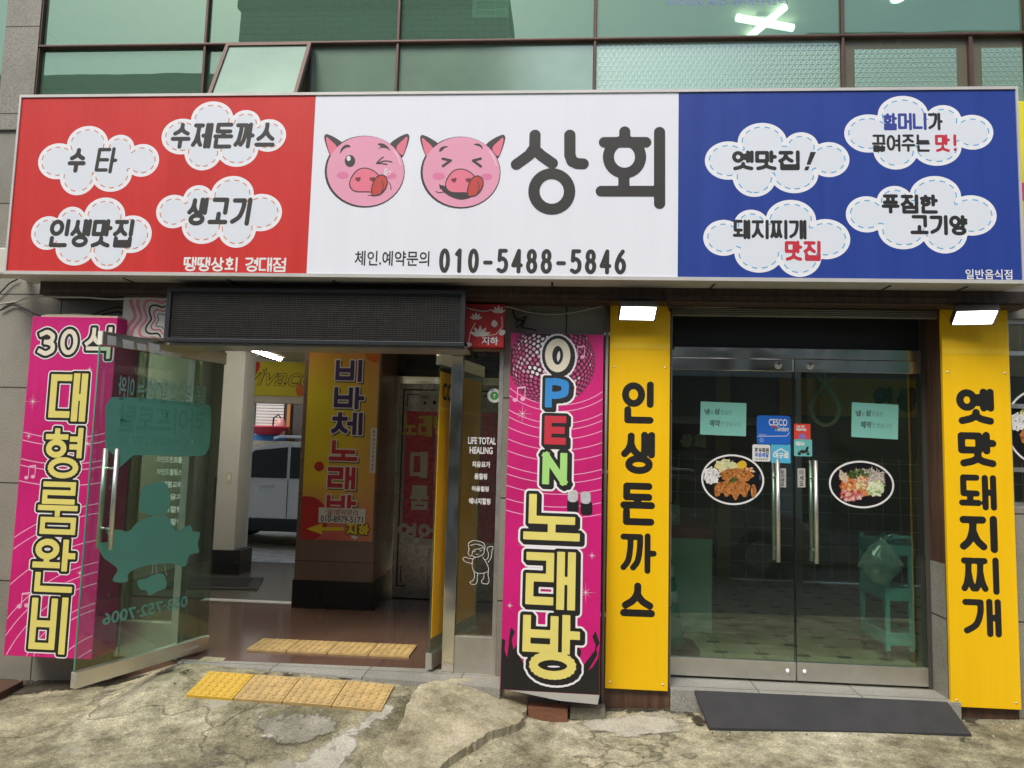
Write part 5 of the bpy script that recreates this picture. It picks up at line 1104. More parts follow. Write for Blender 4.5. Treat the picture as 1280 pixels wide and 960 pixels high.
# ================================================================== lobby things
def poster():
    t = thing('pillar_poster', 'tall yellow and orange karaoke poster on the brown pillar', 'poster', (-2.02, 1.75, .78))
    sh = Sheet((0, 1.749, 0), (1, 0, 0), (0, 0, 1), t)
    g = NT('poster_print'); sp_ = g.n('SeparateXYZ'); g.l(g.tc.outputs['Object'], sp_.inputs[0])
    zf = g.n('MapRange'); zf.inputs[1].default_value = 0; zf.inputs[2].default_value = 1.75; g.l(sp_.outputs[2], zf.inputs[0])
    xf = g.n('MapRange'); xf.inputs[1].default_value = -.34; xf.inputs[2].default_value = .34; g.l(sp_.outputs[0], xf.inputs[0])
    c = g.ramp(zf.outputs[0], [(0, (.62, .1, .12)), (.16, (.7, .28, .13)), (.32, (.86, .62, .04)), (.75, (.84, .68, .03)), (.97, (.66, .3, .05))])
    d = g.math('MULTIPLY', g.ramp(xf.outputs[0], [(.45, (0, 0, 0)), (1, (1, 1, 1))]), .75)
    c = g.mix(d, c, (.72, .33, .15)); g.l(c, g.b.inputs['Base Color']); g.b.inputs['Roughness'].default_value = .35
    poly = [sh.uv(*p) for p in ((387,438),(478,438),(465,675),(379,675))]; x0, x1 = -2.36, -1.70
    sh.slab('sheet', [(x0, .79), (x1, .79), (x1, 2.52), (x0, 2.52)], g.m, .002, 0, t); sh.base = .0025
    def disc(px, r, m, L): c_ = sh.uv(*px); clipped(sh, 'printed_disc', [('e', c_[0], c_[1], r, r)], (x0, .79, x1, 2.52), m, L, t, .006)
    RD = mat('poster_red', (.55, .03, .03), .4, var=.1); disc((399,583), .045, RD, 1); disc((383,648), .2, RD, 1.2); disc((470,440), .1, mat('poster_orange', (.65, .16, .03), .4, var=.1), 1.3)
    PUR = mat('poster_purple', (.07, .035, .17), .45, var=0); RR = mat('poster_crimson', (.55, .035, .06), .45, var=0)
    for chs, rects, m in (('비바체', [(419,450,454,477),(417,484,456,511),(414,516,454,543)], PUR), ('노래방', [(411,551,448,577),(409,584,445,611),(407,619,446,650)], RR)):
        st = []
        for ch, rc in zip(chs, rects): st += strokes(ch, sh.rect(rc), .019, square=True)
        st2 = st + [('s', (a_[1][0]+.012, a_[1][1]-.012), (a_[2][0]+.012, a_[2][1]-.012), a_[3], True) for a_ in st]
        ink(sh, 'letter_shadow', st2, mat('dark_ink', (.03, .03, .02), .5, var=0), .008, 3, t, h=.005); ink(sh, 'letter_outline', st, WHITE_INK, .011, 4, t, h=.005); ink(sh, 'lettering', st, m, 0, 5, t, h=.005)
    lab = sh.plate('phone_label', sh.rect((398,636,457,653)), mat('label_white', (.75, .75, .72), .5, var=.04), .002, 8, t)
    sh2 = Sheet((0, 1.749, 0), (1, 0, 0), (0, 0, 1), lab, .008)
    ftext(sh2, 'lettering', '☎예약문의', sh.rect((407,637,448,645)), mat('brown_red_ink', (.45, .08, .06), .5, var=0), .01, 1, lab); ftext(sh2, 'lettering', '010-8979-5171', sh.rect((401,646,454,652)), BLK, .01, 1, lab)
    sh.fill('arrow', [[sh.uv(*p) for p in ((383,661),(403,654),(403,659),(430,659),(430,663),(403,663),(403,668))]], mat('arrow_yellow', (.8, .62, .03), .4, var=0), 3, t)
    st = strokes('지하', sh.rect((433,655,462,668)), .011, square=True); ink(sh, 'letter_outline', st, mat('dark_ink', (.03, .03, .02)), .008, 3, t, h=.003); ink(sh, 'lettering', st, MATS['arrow_yellow'], 0, 4, t, h=.003)
    sh.fill('flower_mark', [blob(sh.uv(443, 671), .022, 9, .35, 1.2, .8, 2)], WHITE_INK, 3, t)
    t2 = thing('paper_strip', 'narrow white paper strip of small letters taped beside the tall poster', 'notice', (-1.72, 1.745, 1.45)); sh = Sheet((0, 1.744, 0), (1, 0, 0), (0, 0, 1), t2)
    r = sh.rect((461.5,535,471.5,591)); sh.plate('sheet', r, MATS['label_white'], .001, 0, t2); sh.base = .0012; h_ = (r[3]-r[1]-.03)/10
    for i, ch in enumerate('멀티레이저사용가능소'): ftext(sh, 'lettering', ch, (r[0]+.02, r[3]-.015-(i+1)*h_+.008, r[2]-.02, r[3]-.015-i*h_-.004), BLK, .03, 1)
poster()
t = thing('lobby_banner', 'dim yellow banner with outlined italic letters over the back doorway', 'banner', (-3.66, 4.17, 2.24)); sh = Sheet((0, 4.17, 0), (1, 0, 0), (0, 0, 1), t)
sh.slab('sheet', [(-4.1, 2.25), (-3.1, 2.25), (-3.1, 2.68), (-4.1, 2.68)], mat('banner_yellow', (.6, .5, .03), .5, var=.15, scale=3), .01, 0, t); sh.base = .0105
clipped(sh, 'printed_disc', [('e', -4.02, 2.63, .17, .15)], (-4.098, 2.252, -3.1, 2.678), mat('poster_red', (.55, .03, .03)), 1, t); clipped(sh, 'printed_disc', [('e', -3.25, 2.33, .12, .12)], (-4.098, 2.252, -3.11, 2.678), mat('poster_orange', (.65, .16, .03)), 1, t)
ftext(sh, 'letter_outline', 'vivace', sh.rect((309.5,461,392.5,482)), BLK, .022, 3, shear=.35); ftext(sh, 'lettering', 'vivace', sh.rect((310,461.5,392,481.5)), mat('banner_pale', (.6, .5, .03), .5, var=0), -.004, 4, shear=.35)
t = thing('door_mat', 'dark rubber door mat lying on the lobby floor by the white column', 'mat', (-3.33, 2.75, .193)); q = MB(); q.prism([(-3.95, 2.3), (-3.0, 2.4), (-3.2, 3.05), (-4.05, 3.0)], 'z', .193, .207, .003); q.build('base', RUBBER, t)
q = MB(); q.prism([(-3.8, 2.42), (-3.14, 2.5), (-3.28, 2.95), (-3.88, 2.9)], 'z', .2075, .212); q.build('ribbed_pad', mat('mat_pad', (.014, .014, .015), .9, var=.3, scale=60, bump=.6, bscale=120), t)
TACT = mat('tactile_yellow', (.52, .36, .14), .65, var=.4, scale=13, bump=.2, bscale=90); TACT2 = mat('tactile_bright', (.66, .42, .05), .55, var=.12, scale=9, bump=.2, bscale=90)
def tactile(name, x, y, zf, rot, w_, d_, m, label, group):
    t = thing(name, label, 'tactile tile', (x, y, zf(x, y)), group)
    c_, s_ = math.cos(rot), math.sin(rot); zc = zf(x, y); gx = (zf(x+.1, y)-zf(x-.1, y))/.2; gy = (zf(x, y+.12)-zf(x, y-.12))/.24
    nrm = Vector((-gx, -gy, 1)).normalized(); ux = Vector((c_, s_, gx*c_+gy*s_)).normalized(); vy = nrm.cross(ux)
    M = Matrix(((ux.x, vy.x, nrm.x, x), (ux.y, vy.y, nrm.y, y), (ux.z, vy.z, nrm.z, zc+.006), (0, 0, 0, 1)))
    q = MB(); q.M = M; q.box(-w_/2+.002, w_/2-.002, -d_/2, d_/2, -.012, .008, .002); q.build('base', m, t)
    q = MB(); q.M = M
    for i in range(6):
        for j in range(6):
            q.lathe([(.0175, .0078), (.0165, .0115), (.012, .0135), (0, .0138)], ((i-2.5)*w_/6.15, (j-2.5)*d_/6.15, 0), 10)
    q.build('studs', m, t); return t
names = ('leftmost', 'second from the left', 'second from the right', 'rightmost')
for i in range(4):
    tactile('tactile_tile', -2.055+i*.29, .465+.003*i, lambda x, y: .184, RAD(.5), .287, .3, TACT, f'worn yellow studded tile on the lobby floor, {names[i]} of four', 'yellow tactile tiles on the lobby floor')
for i in range(4):
    m = TACT2 if i == 0 else TACT
    tactile('tactile_tile', -2.075+i*.302, -.325-.012*i, ground_z, RAD(-2.3), .3, .28, m, ('bright clean yellow studded tile on the sloping pavement' if i == 0 else f'worn yellow studded tile on the sloping pavement, {names[i]} of four'), 'yellow tactile tiles on the pavement')
t = thing('light_tube', 'short lit fluorescent tube on the lobby ceiling', 'ceiling light', tuple(at(332, 441, 2.0)+Vector((0, 0, .02))))
c_ = at(332, 441, 2.0); q = MB(); q.box(c_.x-.03, c_.x+.03, 1.6, 2.4, c_.z, c_.z+.02); q.build('fitting', WHITEP, t); q = MB(); q.tube([(c_.x, 1.62, c_.z-.015), (c_.x, 2.38, c_.z-.015)], .014, 10); q.build('tube', mat('lit_tube', (.9, .9, .9), .3, var=0, emit=(1, .98, .9, 170)), t)
t = thing('switch_plate', 'small beige switch plate on the white column', 'switch', (-3.72, 3.19, 1.2)); q = MB(); q.box(-3.75, -3.69, 3.188, 3.1995, 1.2, 1.32, .002); q.build('plate', mat('beige_plastic', (.5, .45, .33), .4), t); q = MB(); q.box(-3.735, -3.705, 3.183, 3.1875, 1.235, 1.285, .001); q.build('rocker', WHITEP, t)
# lift doors, etched steel with the reflection of a red sign painted on
ET = NT('etched_steel')
def _et():
    g = ET; v = g.n('TexNoise'); v.inputs['Scale'].default_value = 38; v.inputs['Detail'].default_value = 2; g.l(g.tc.outputs['Object'], v.inputs['Vector'])
    f_ = g.ramp(v.outputs[0], [(.48, (0, 0, 0)), (.52, (1, 1, 1))]); g.b.inputs['Metallic'].default_value = 1; g.l(g.mix(f_, (.5, .475, .43), (.4, .38, .345)), g.b.inputs['Base Color'])
    g.l(g.math('ADD', g.math('MULTIPLY', f_, .1), .3), g.b.inputs['Roughness'])
_et(); ET = ET.m
RED_REFL = NT('red_reflection')
def _red_refl():
    g = RED_REFL; v = g.n('TexNoise'); v.inputs['Scale'].default_value = 38; v.inputs['Detail'].default_value = 2; g.l(g.tc.outputs['Object'], v.inputs['Vector'])
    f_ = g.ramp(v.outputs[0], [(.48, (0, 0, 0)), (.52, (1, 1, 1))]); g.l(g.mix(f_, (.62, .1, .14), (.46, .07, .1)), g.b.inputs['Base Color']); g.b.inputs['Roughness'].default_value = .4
_red_refl(); RED_REFL = RED_REFL.m
t = thing('lift_door', 'etched steel lift door behind the pillar with painted reflection of a red lettered sign', 'lift door', (-1.05, 2.35, .19))
for a_, b_ in ((-1.628, -1.292), (-1.288, -.45)): q = MB(); q.box(a_, b_, 2.335, 2.358, .195, 2.268); q.build('panel', ET, t)
sh = Sheet((0, 2.335, 0), (1, 0, 0), (0, 0, 1), t)
sh.fill('red_reflection', [[(-1.56, .78), (-1.293, .76), (-1.293, 2.0), (-1.56, 2.0)], [(-1.287, .76), (-.5, .74), (-.5, 2.0), (-1.287, 2.0)]], RED_REFL, 1, t)
PL = mat('reflected_letter', (.6, .6, .53), .5, var=.3, scale=40)  # letters painted as part of the reflected sign
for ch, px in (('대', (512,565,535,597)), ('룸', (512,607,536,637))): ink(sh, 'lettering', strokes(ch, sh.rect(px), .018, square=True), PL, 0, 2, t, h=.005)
ink(sh, 'lettering', strokes('영업', sh.rect((497,655,546,680)), .017, square=True), PL, 0, 2, t, h=.005); ink(sh, 'lettering', strokes('노래방', sh.rect((503,520,560,545)), .014, square=True), mat('reflected_yellow', (.55, .47, .12), .5, var=.2), 0, 2, t, h=.005)
bd_ = []
for x0, y0, x1, y1 in ((-1.6, .3, -1.585, 2.22), (-1.6, 2.205, -.5, 2.22), (-1.56, .34, -1.55, .5), (-1.56, 2.05, -1.55, 2.17), (-1.56, 2.16, -.5, 2.17), (-1.6, .3, -1.5, .312)): bd_.append([(x0, y0), (x1, y0), (x1, y1), (x0, y1)])
for k_, p in enumerate(bd_): sh.fill('key_pattern', [p], mat('etch_dark', (.06, .055, .05), .4, .6), 1+.15*k_, t)
lb = sh.plate('warning_label', sh.rect((524,491,551,510)), MATS['label_grey'], .001, 2, t); sh2 = Sheet((0, 2.335, 0), (1, 0, 0), (0, 0, 1), lb, .0045); ftext(sh2, 'lettering', '기대지', sh2.rect((526,494,536,499)), BLK, .02, 1, lb); sh2.fill('pictogram', [blob(sh2.uv(543, 503), .02, 7, .3, 1, 1, 3), blob(sh2.uv(531, 504), .014, 7, .3, 1, 1, 5)], BLK, 1, lb)
t = thing('lift_sign', 'black arched board over the lift door', 'sign board', (-1.1, 2.34, 2.4)); q = MB(); q.prism([(-1.58, 2.42), (-.6, 2.40), (-.6, 2.56), (-1.15, 2.55), (-1.35, 2.50), (-1.58, 2.50)], 'y', 2.33, 2.358, .003); q.build('board', PLATE, t); sh = Sheet((0, 2.33, 0), (1, 0, 0), (0, 0, 1), t); ftext(sh, 'lettering', 'BY', (-1.0, 2.44, -.93, 2.5), mat('dull_letter', (.12, .12, .11), .5, var=0), .03, 1)

# ================================================================== diner things seen through the glass
MINTP = mat('mint_plastic', (.16, .5, .46), .45, var=.08)
t = thing('service_counter', 'mint panelled counter with red top inside the diner', 'counter', (.85, 1.9, .18)); q = MB(); q.box(.51, 1.247, 1.475, 2.6, .18, .945, .004); q.build('body', mat('mint_panel', (.42, .62, .52), .5, var=.06), t); q = MB(); q.box(.505, 1.26, 1.455, 2.62, .946, 1.035, .006); q.build('top', mat('red_laminate', (.3, .06, .05), .35), t)
t = thing('menu_card', 'small upright menu card on the red counter top', 'menu card', (.93, 1.6, 1.036)); q = MB(); q.box(.8, 1.0, 1.6, 1.606, 1.036, 1.21); q.build('card', mat('card_mint', (.4, .5, .42), .5), t); sh = Sheet((0, 1.6, 0), (1, 0, 0), (0, 0, 1), t); sh.fill('picture', [blob((.9, 1.12), .05, 9, .3, 1.2, .8, 2)], RICE, 1, t)
t = thing('traffic_cone', 'green traffic cone with two pale bands inside the diner door', 'traffic cone', (.79, .9, .177)); CG = mat('cone_green', (.02, .22, .15), .5, var=.1)
q = MB(); q.prism(rrect(.56, .67, 1.02, 1.13, .08), 'z', .177, .215, .006); q.build('base', RUBBER, t); q = MB(); q.lathe([(.15, .216), (.135, .26), (.045, .86), (.03, .865), (0, .866)], (.79, .9, 0), 28); q.build('body', CG, t)
for z in (.53, .72): q = MB(); rr = lambda zz_: .137-(zz_-.26)*.15; q.lathe([(rr(z), z), (rr(z+.085), z+.085)], (.79, .9, 0), 28); q.build('reflective_band', mat('pale_band', (.55, .6, .55), .4), t)
t = thing('service_cart', 'mint plastic three shelf trolley by the right diner door', 'trolley', (2.52, 1.15, .178))
q = MB()
for x in (2.39, 2.56):
    for y in (.85, 1.3): q.box(x-.016, x+.016, y-.016, y+.016, .25, 1.06, .006)
q.build('post', MINTP, t)
for z in (.3, .62, .95):
    q = MB(); q.box(2.375, 2.575, .835, 1.315, z, z+.02, .004); q.box(2.371, 2.579, .83, .845, z-.01, z+.08, .004); q.box(2.371, 2.579, 1.305, 1.32, z-.01, z+.08, .004); q.box(2.371, 2.386, .8455, 1.3045, z-.009, z+.079); q.box(2.564, 2.579, .8455, 1.3045, z-.009, z+.079); q.build('shelf', MINTP, t)
q = MB(); q.tube([(2.4, .84, 1.03), (2.42, .79, 1.075), (2.54, .79, 1.075), (2.56, .84, 1.03)], .014, 8); q.build('handle', MINTP, t)
for x in (2.39, 2.56):
    for y in (.85, 1.3):
        q = MB(); q.lathe([(.0, -.012), (.03, -.012), (.034, 0), (.03, .012), (0, .012)], (x, y, .212), 14, 'x'); q.box(x-.018, x+.018, y-.01, y+.01, .235, .252); q.build('caster', RUBBER, t)
t = thing('plastic_bag', 'crumpled translucent plastic bag hanging from the mint trolley', 'bag', (2.36, .8, .75))
BAG = NT('bag_film'); _g = BAG; tr_ = _g.n('BsdfTransparent'); tr_.inputs[0].default_value = (.8, .9, .87, 1); df_ = _g.n('BsdfDiffuse'); df_.inputs[0].default_value = (.5, .66, .62, 1); m_ = _g.n('MixShader'); m_.inputs[0].default_value = .42; _g.l(tr_.outputs[0], m_.inputs[1]); _g.l(df_.outputs[0], m_.inputs[2]); gl_ = _g.n('BsdfGlossy'); gl_.inputs['Roughness'].default_value = .2; m2_ = _g.n('MixShader'); m2_.inputs[0].default_value = .1; _g.l(m_.outputs[0], m2_.inputs[1]); _g.l(gl_.outputs[0], m2_.inputs[2]); _g.l(m2_.outputs[0], _g.out.inputs[0])
me = bpy.data.meshes.new('bag'); bm = bmesh.new(); bmesh.ops.create_icosphere(bm, subdivisions=4, radius=1); rg = np.random.RandomState(3)
from mathutils import noise as mn
for v in bm.verts:
    p = v.co.copy(); k_ = 1+.22*mn.noise(p*2.3)+.12*mn.noise(p*6); t_ = (p.z+1)/2
    wd = (.35+.9*math.sin(min(1, (1-t_)*1.25)*math.pi*.62)); v.co = Vector((2.34+p.x*.115*wd*k_-.02*(1-t_), .80+p.y*.07*wd*k_, .90+p.z*.17+.02*mn.noise(p*4)))
bm.to_mesh(me); bm.free(); me.polygons.foreach_set('use_smooth', [True]*len(me.polygons)); link_mesh('body', me, BAG.m, t)
q = MB(); q.tube([(2.36, .8, 1.06), (2.4, .795, 1.09), (2.45, .79, 1.085)], [.02, .012, .015], 7); q.build('tied_handle', BAG.m, t)
t = thing('rope_loop', 'pale rope loop hanging behind the right diner door', 'rope', (1.845, .5, 1.9)); P = [(1.845+.1*math.cos(a_)*(1 if math.sin(a_) < 0 else 1-.55*math.sin(a_)), .5, 2.0+.13*math.sin(a_)*(1 if math.sin(a_) < 0 else 1.25)) for a_ in np.linspace(0, 2*math.pi, 30, endpoint=False)]
ROPE = mat('pale_rope', (.48, .44, .32), .8, var=.2, bump=.5, bscale=120); q = MB(); q.tube(P, .0135, 8, True); q.build('loop', ROPE, t); q = MB(); q.tube([(1.79, .49, 2.22), (1.845, .49, 2.165), (1.91, .49, 2.21)], .011, 7); q.tube([(1.845, .5, 2.16), (1.845, .5, 2.68)], .004, 6); q.build('knot', ROPE, t)
t = thing('inner_banner', 'yellow wall banner with black letters deep inside the diner', 'banner', (3.9, 4.3, 2.14)); sh = Sheet((0, 4.3, 0), (1, 0, 0), (0, 0, 1), t); sh.slab('sheet', [(2.6, 2.16), (5.2, 2.16), (5.2, 2.62), (2.6, 2.62)], mat('banner_amber', (.55, .3, .01), .5), .01, 0, t); sh.base = .0105; word(sh, '인생돈까스', (1092,486,1232,514), .04, BLACK_INK, 1, t, gap=.2)
t = thing('inner_lettering', 'pale two syllable letters on the dark inner diner wall', 'lettering', (1.55, 4.3, 1.7)); sh = Sheet((0, 4.3, 0), (1, 0, 0), (0, 0, 1), t); sh.slab('board', [(.9, 1.7), (2.5, 1.7), (2.5, 2.1), (.9, 2.1)], mat('inner_board', (.06, .055, .05), .5), .02, 0, t); sh.base = .021; word(sh, '상회', (850,543,882,559), .026, mat('inner_letter', (.6, .57, .45), .5, var=0), 1, t)

# ================================================================== small street things
t = thing('ramp_mat', 'dark grey rubber ramp plate lying against the diner step', 'ramp', (1.6, -.16, .05))
zl = lambda x: ground_z(x, -.27)+.004
q = MB(); A = [(.84, -.062, .176), (2.36, -.05, .178), (2.375, -.285, zl(2.375)+.012), (.885, -.30, zl(.885)+.012)]; Bq = [(x, y, z-.016) for x, y, z in A]
va = [q._v(p) for p in A]; vb = [q._v(p) for p in Bq]; q.bm.faces.new(va); q.bm.faces.new(vb[::-1]); [q.bm.faces.new((va[i], vb[i], vb[(i+1) % 4], va[(i+1) % 4])) for i in range(4)]
bmesh.ops.subdivide_edges(q.bm, edges=list(q.bm.edges), cuts=6, use_grid_fill=True); q.build('plate', RUBBER, t)
BRK = mat('fired_brick', (.2, .085, .045), .85, var=.3, scale=18, bump=.6, bscale=70)
for nm, lb, bx, m in (('brick', 'reddish brown brick under the foot of the pink OPEN panel', (-.19, .055, -.19, -.09, .008, .088), BRK), ('concrete_block', 'grey concrete block beside the brick under the pink OPEN panel', (.07, .285, -.17, -.07, -.01, .06), CEMENT2)):
    zz_ = ground_z((bx[0]+bx[1])/2, (bx[2]+bx[3])/2)+bx[4]*0; q = MB(); q.M = Matrix.Translation((0, 0, zz_)); q.box(bx[0], bx[1], bx[2], bx[3], -.005, bx[5]-bx[4], .006); o = q.build(nm, m, None, True); tag(o, lb, 'brick' if nm == 'brick' else 'block')
t = thing('cardboard_box', 'flattened brown cardboard box lying at the wall on the left edge', 'box', (-3.62, -.25, 0)); gz = ground_z(-3.6, -.25)
q = MB(); q.prism([(-3.95, -.42), (-3.47, -.36), (-3.50, -.12), (-3.95, -.16)], 'z', gz, gz+.05, .004); q.build('body', mat('cardboard_dark', (.09, .045, .025), .8), t); q = MB(); q.prism([(-3.9, -.40), (-3.62, -.38), (-3.56, -.28), (-3.66, -.22), (-3.9, -.22)], 'z', gz+.051, gz+.056); q.build('torn_flap', mat('cardboard_pale', (.5, .36, .22), .8), t)
t = thing('conduit_pipe', 'thin grey pipe running down between the OPEN panel and yellow sign', 'pipe', (.268, -.06, 0)); q = MB(); q.tube([(.268, -.06, ground_z(.268, -.06)-.01), (.268, -.06, 2.58)], .011, 10); q.build('tube', mat('grey_pipe', (.2, .19, .17), .5, .3), t)
for z in (.6, 1.5, 2.4): q = MB(); q.box(.25, .286, -.062, -.0235 if False else -.002, z, z+.02); q.build('clip', STEEL, t)
t = thing('security_camera', 'white box housing with black lens at the left end of the fascia', 'security camera', (-3.73, -.3, 2.7)); q = MB(); q.box(-3.9, -3.69, -.34, -.2, 2.705, 2.885, .012); q.box(-3.689, -3.668, -.33, -.21, 2.72, 2.87, .006); q.box(-3.71, -3.672, -.345, -.34, 2.78, 2.8); q.build('housing', mat('cream_plastic', (.62, .6, .52), .4), t); q = MB(); q.lathe([(0, -.362), (.03, -.362), (.034, -.342)], (-3.8, 0, 2.8), 20, 'y'); q.build('lens', PLATE, t); q = MB(); q.box(-3.82, -3.78, -.2, -.001, 2.75, 2.8); q.build('bracket', STEEL, t)
t = thing('side_banner', 'bright yellow banner edge behind the right end of the fascia', 'banner', (3.1, -.1, 2.95)); q = MB(); q.box(2.835, 3.9, -.12, -.002, 2.98, 3.95, .004); q.build('box', mat('acid_yellow', (.75, .68, .03), .45), t); sh = Sheet((0, -.12, 0), (1, 0, 0), (0, 0, 1), t); sh.fill('print', [blob((2.88, 3.35), .06, 9, .2, 1, 1, 4)], mat('print_rose', (.6, .06, .2), .45, var=0), 1, t)
# cables
def cable(label, pts, r=.006, m=CABLE, n=6):
    P = catmull(pts, n, False); q = MB(); q.tube(P, r, 6); o = q.build('cable', m, None, True); tag(o, label, 'cable', 'cables along the wall'); return o
def wp(px, py, Y): v = at(px, py, Y); return (v.x, v.y, v.z)
cable('pale cable sagging along the underside of the timber beam on the left', [wp(0,380,-.02), wp(20,377,-.02), wp(40,371,-.215), wp(75,371.5,-.215), wp(110,372,-.215), wp(140,374,-.215), wp(180,373,-.215), wp(212,374,-.215)], .006, WCABLE)
cable('black cable from the left edge down behind the pink box sign', [wp(0,388,-.02), wp(16,381,-.02), wp(30,386,-.03), wp(45,393,-.08), wp(62,399,-.2)], .006)
cable('black cable looping from under the fascia down the left wall', [wp(22,349,-.02), wp(12,354,-.02), wp(4,362,-.02), wp(-6,372,-.02)], .005)
cable('tangled black cable arching over the pink box sign', [wp(112,395,-.15), wp(130,388,-.12), wp(148,384,-.1), wp(160,389,-.06), wp(168,402,-.02)], .005); cable('lower black cable arching over the pink box sign', [wp(120,396,-.14), wp(138,391,-.1), wp(152,391,-.08), wp(164,401,-.04), wp(170,410,-.02)], .005)
cable('black cable hanging from the wavy box sign down to the pink box sign', [wp(172,377,-.1), wp(167,381,-.06), wp(167,396,-.03), wp(170,412,-.02)], .005)
cable('grey cable strung above the red lotus box sign', [wp(581,384,-.12), wp(605,389,-.12), wp(630,383,-.08), wp(660,390,-.02), wp(690,393,-.02), wp(720,390,-.02), wp(758,381,-.04)], .0045, WCABLE)
cable('black cable tangle above the OPEN panel', [wp(641,388,-.02), wp(645,398,-.02), wp(655,402,-.03), wp(652,409,-.05), wp(662,411,-.06), wp(670,413,-.1)], .006); cable('second black cable knot above the OPEN panel', [wp(644,405,-.04), wp(650,399,-.05), wp(658,396,-.03), wp(651,405,-.03), wp(646,409,-.05)], .006)
cable('black cable hanging at the right end of the grille', [wp(578,424,-.2), wp(584,433,-.1), wp(590,440,-.06), wp(592,448,.04)], .009)
cable('black cable dropping from the beam beside the left floodlight', [wp(829,366,-.215), wp(834,376,-.21), wp(838,392,.0), wp(841,410,.18), wp(842,437,.185)], .006)
cable('thin grey cable along the beam above the diner doors', [wp(800,384,-.02), wp(900,384,-.036), wp(1000,383,-.036), wp(1060,381,-.036), wp(1150,382,-.03), wp(1172,381,-.02)], .004, WCABLE)
# things behind the upper glazing
t = thing('ceiling_lamp', 'lit cross shaped ceiling lamp behind the upper window', 'ceiling light', (1.95, 2.4, 5.8)); LT = mat('lit_cross', (.9, .9, .9), .3, var=0, emit=(1, .98, .85, 3.2))
for z_, pa, pb in ((5.775, (921,22), (991,35)), (5.785, (981,9), (932,50))):
    q = MB(); q.tube([onz(*pa, z_), onz(*pb, z_)], .036, 10); q.build('tube', LT, t)
q = MB(); c_ = onz(956, 28, 5.8); q.box(c_.x-.1, c_.x+.1, c_.y-.1, c_.y+.1, 5.80, 5.838); q.build('base', WHITEP, t)
for lb, x, y in (('lit round ceiling spot behind the upper right window', 2.55, 2.0),): t = thing('ceiling_spot', lb, 'ceiling light', (x, y, 5.8)); v_ = onz(1122, -3, 5.8); x, y = v_.x, v_.y; t.location = v_; q = MB(); q.lathe([(0, -.02), (.06, -.02), (.07, .03)], (x, y, 5.8), 16); q.build('lamp', LT, t)
t = thing('window_lettering', 'faint blue shop lettering on the upper window glass', 'lettering', (1.1, .017, 4.7)); sh = Sheet((0, .0175, 0), (1, 0, 0), (0, 0, 1), t); ftext(sh, 'lettering', 'WINIA AID 동대구센터', sh.rect((832,-4,985,8)), mat('faint_blue', (.16, .22, .38), .5, var=0), .015, 1)
t = thing('window_notice', 'white paper notice behind the upper window above the pig faces', 'notice', (-.65, .12, 4.6)); sh = Sheet((0, .12, 0), (1, 0, 0), (0, 0, 1), t); sh.plate('sheet', sh.rect((590,-14,637,22)), MATS['label_white'], .001, 0, t); sh.base = .0015
for i in range(3): ftext(sh, 'lettering', '영업안내 문의', sh.rect((596,1+i*6,630,5+i*6)), INKG, 0, 1)

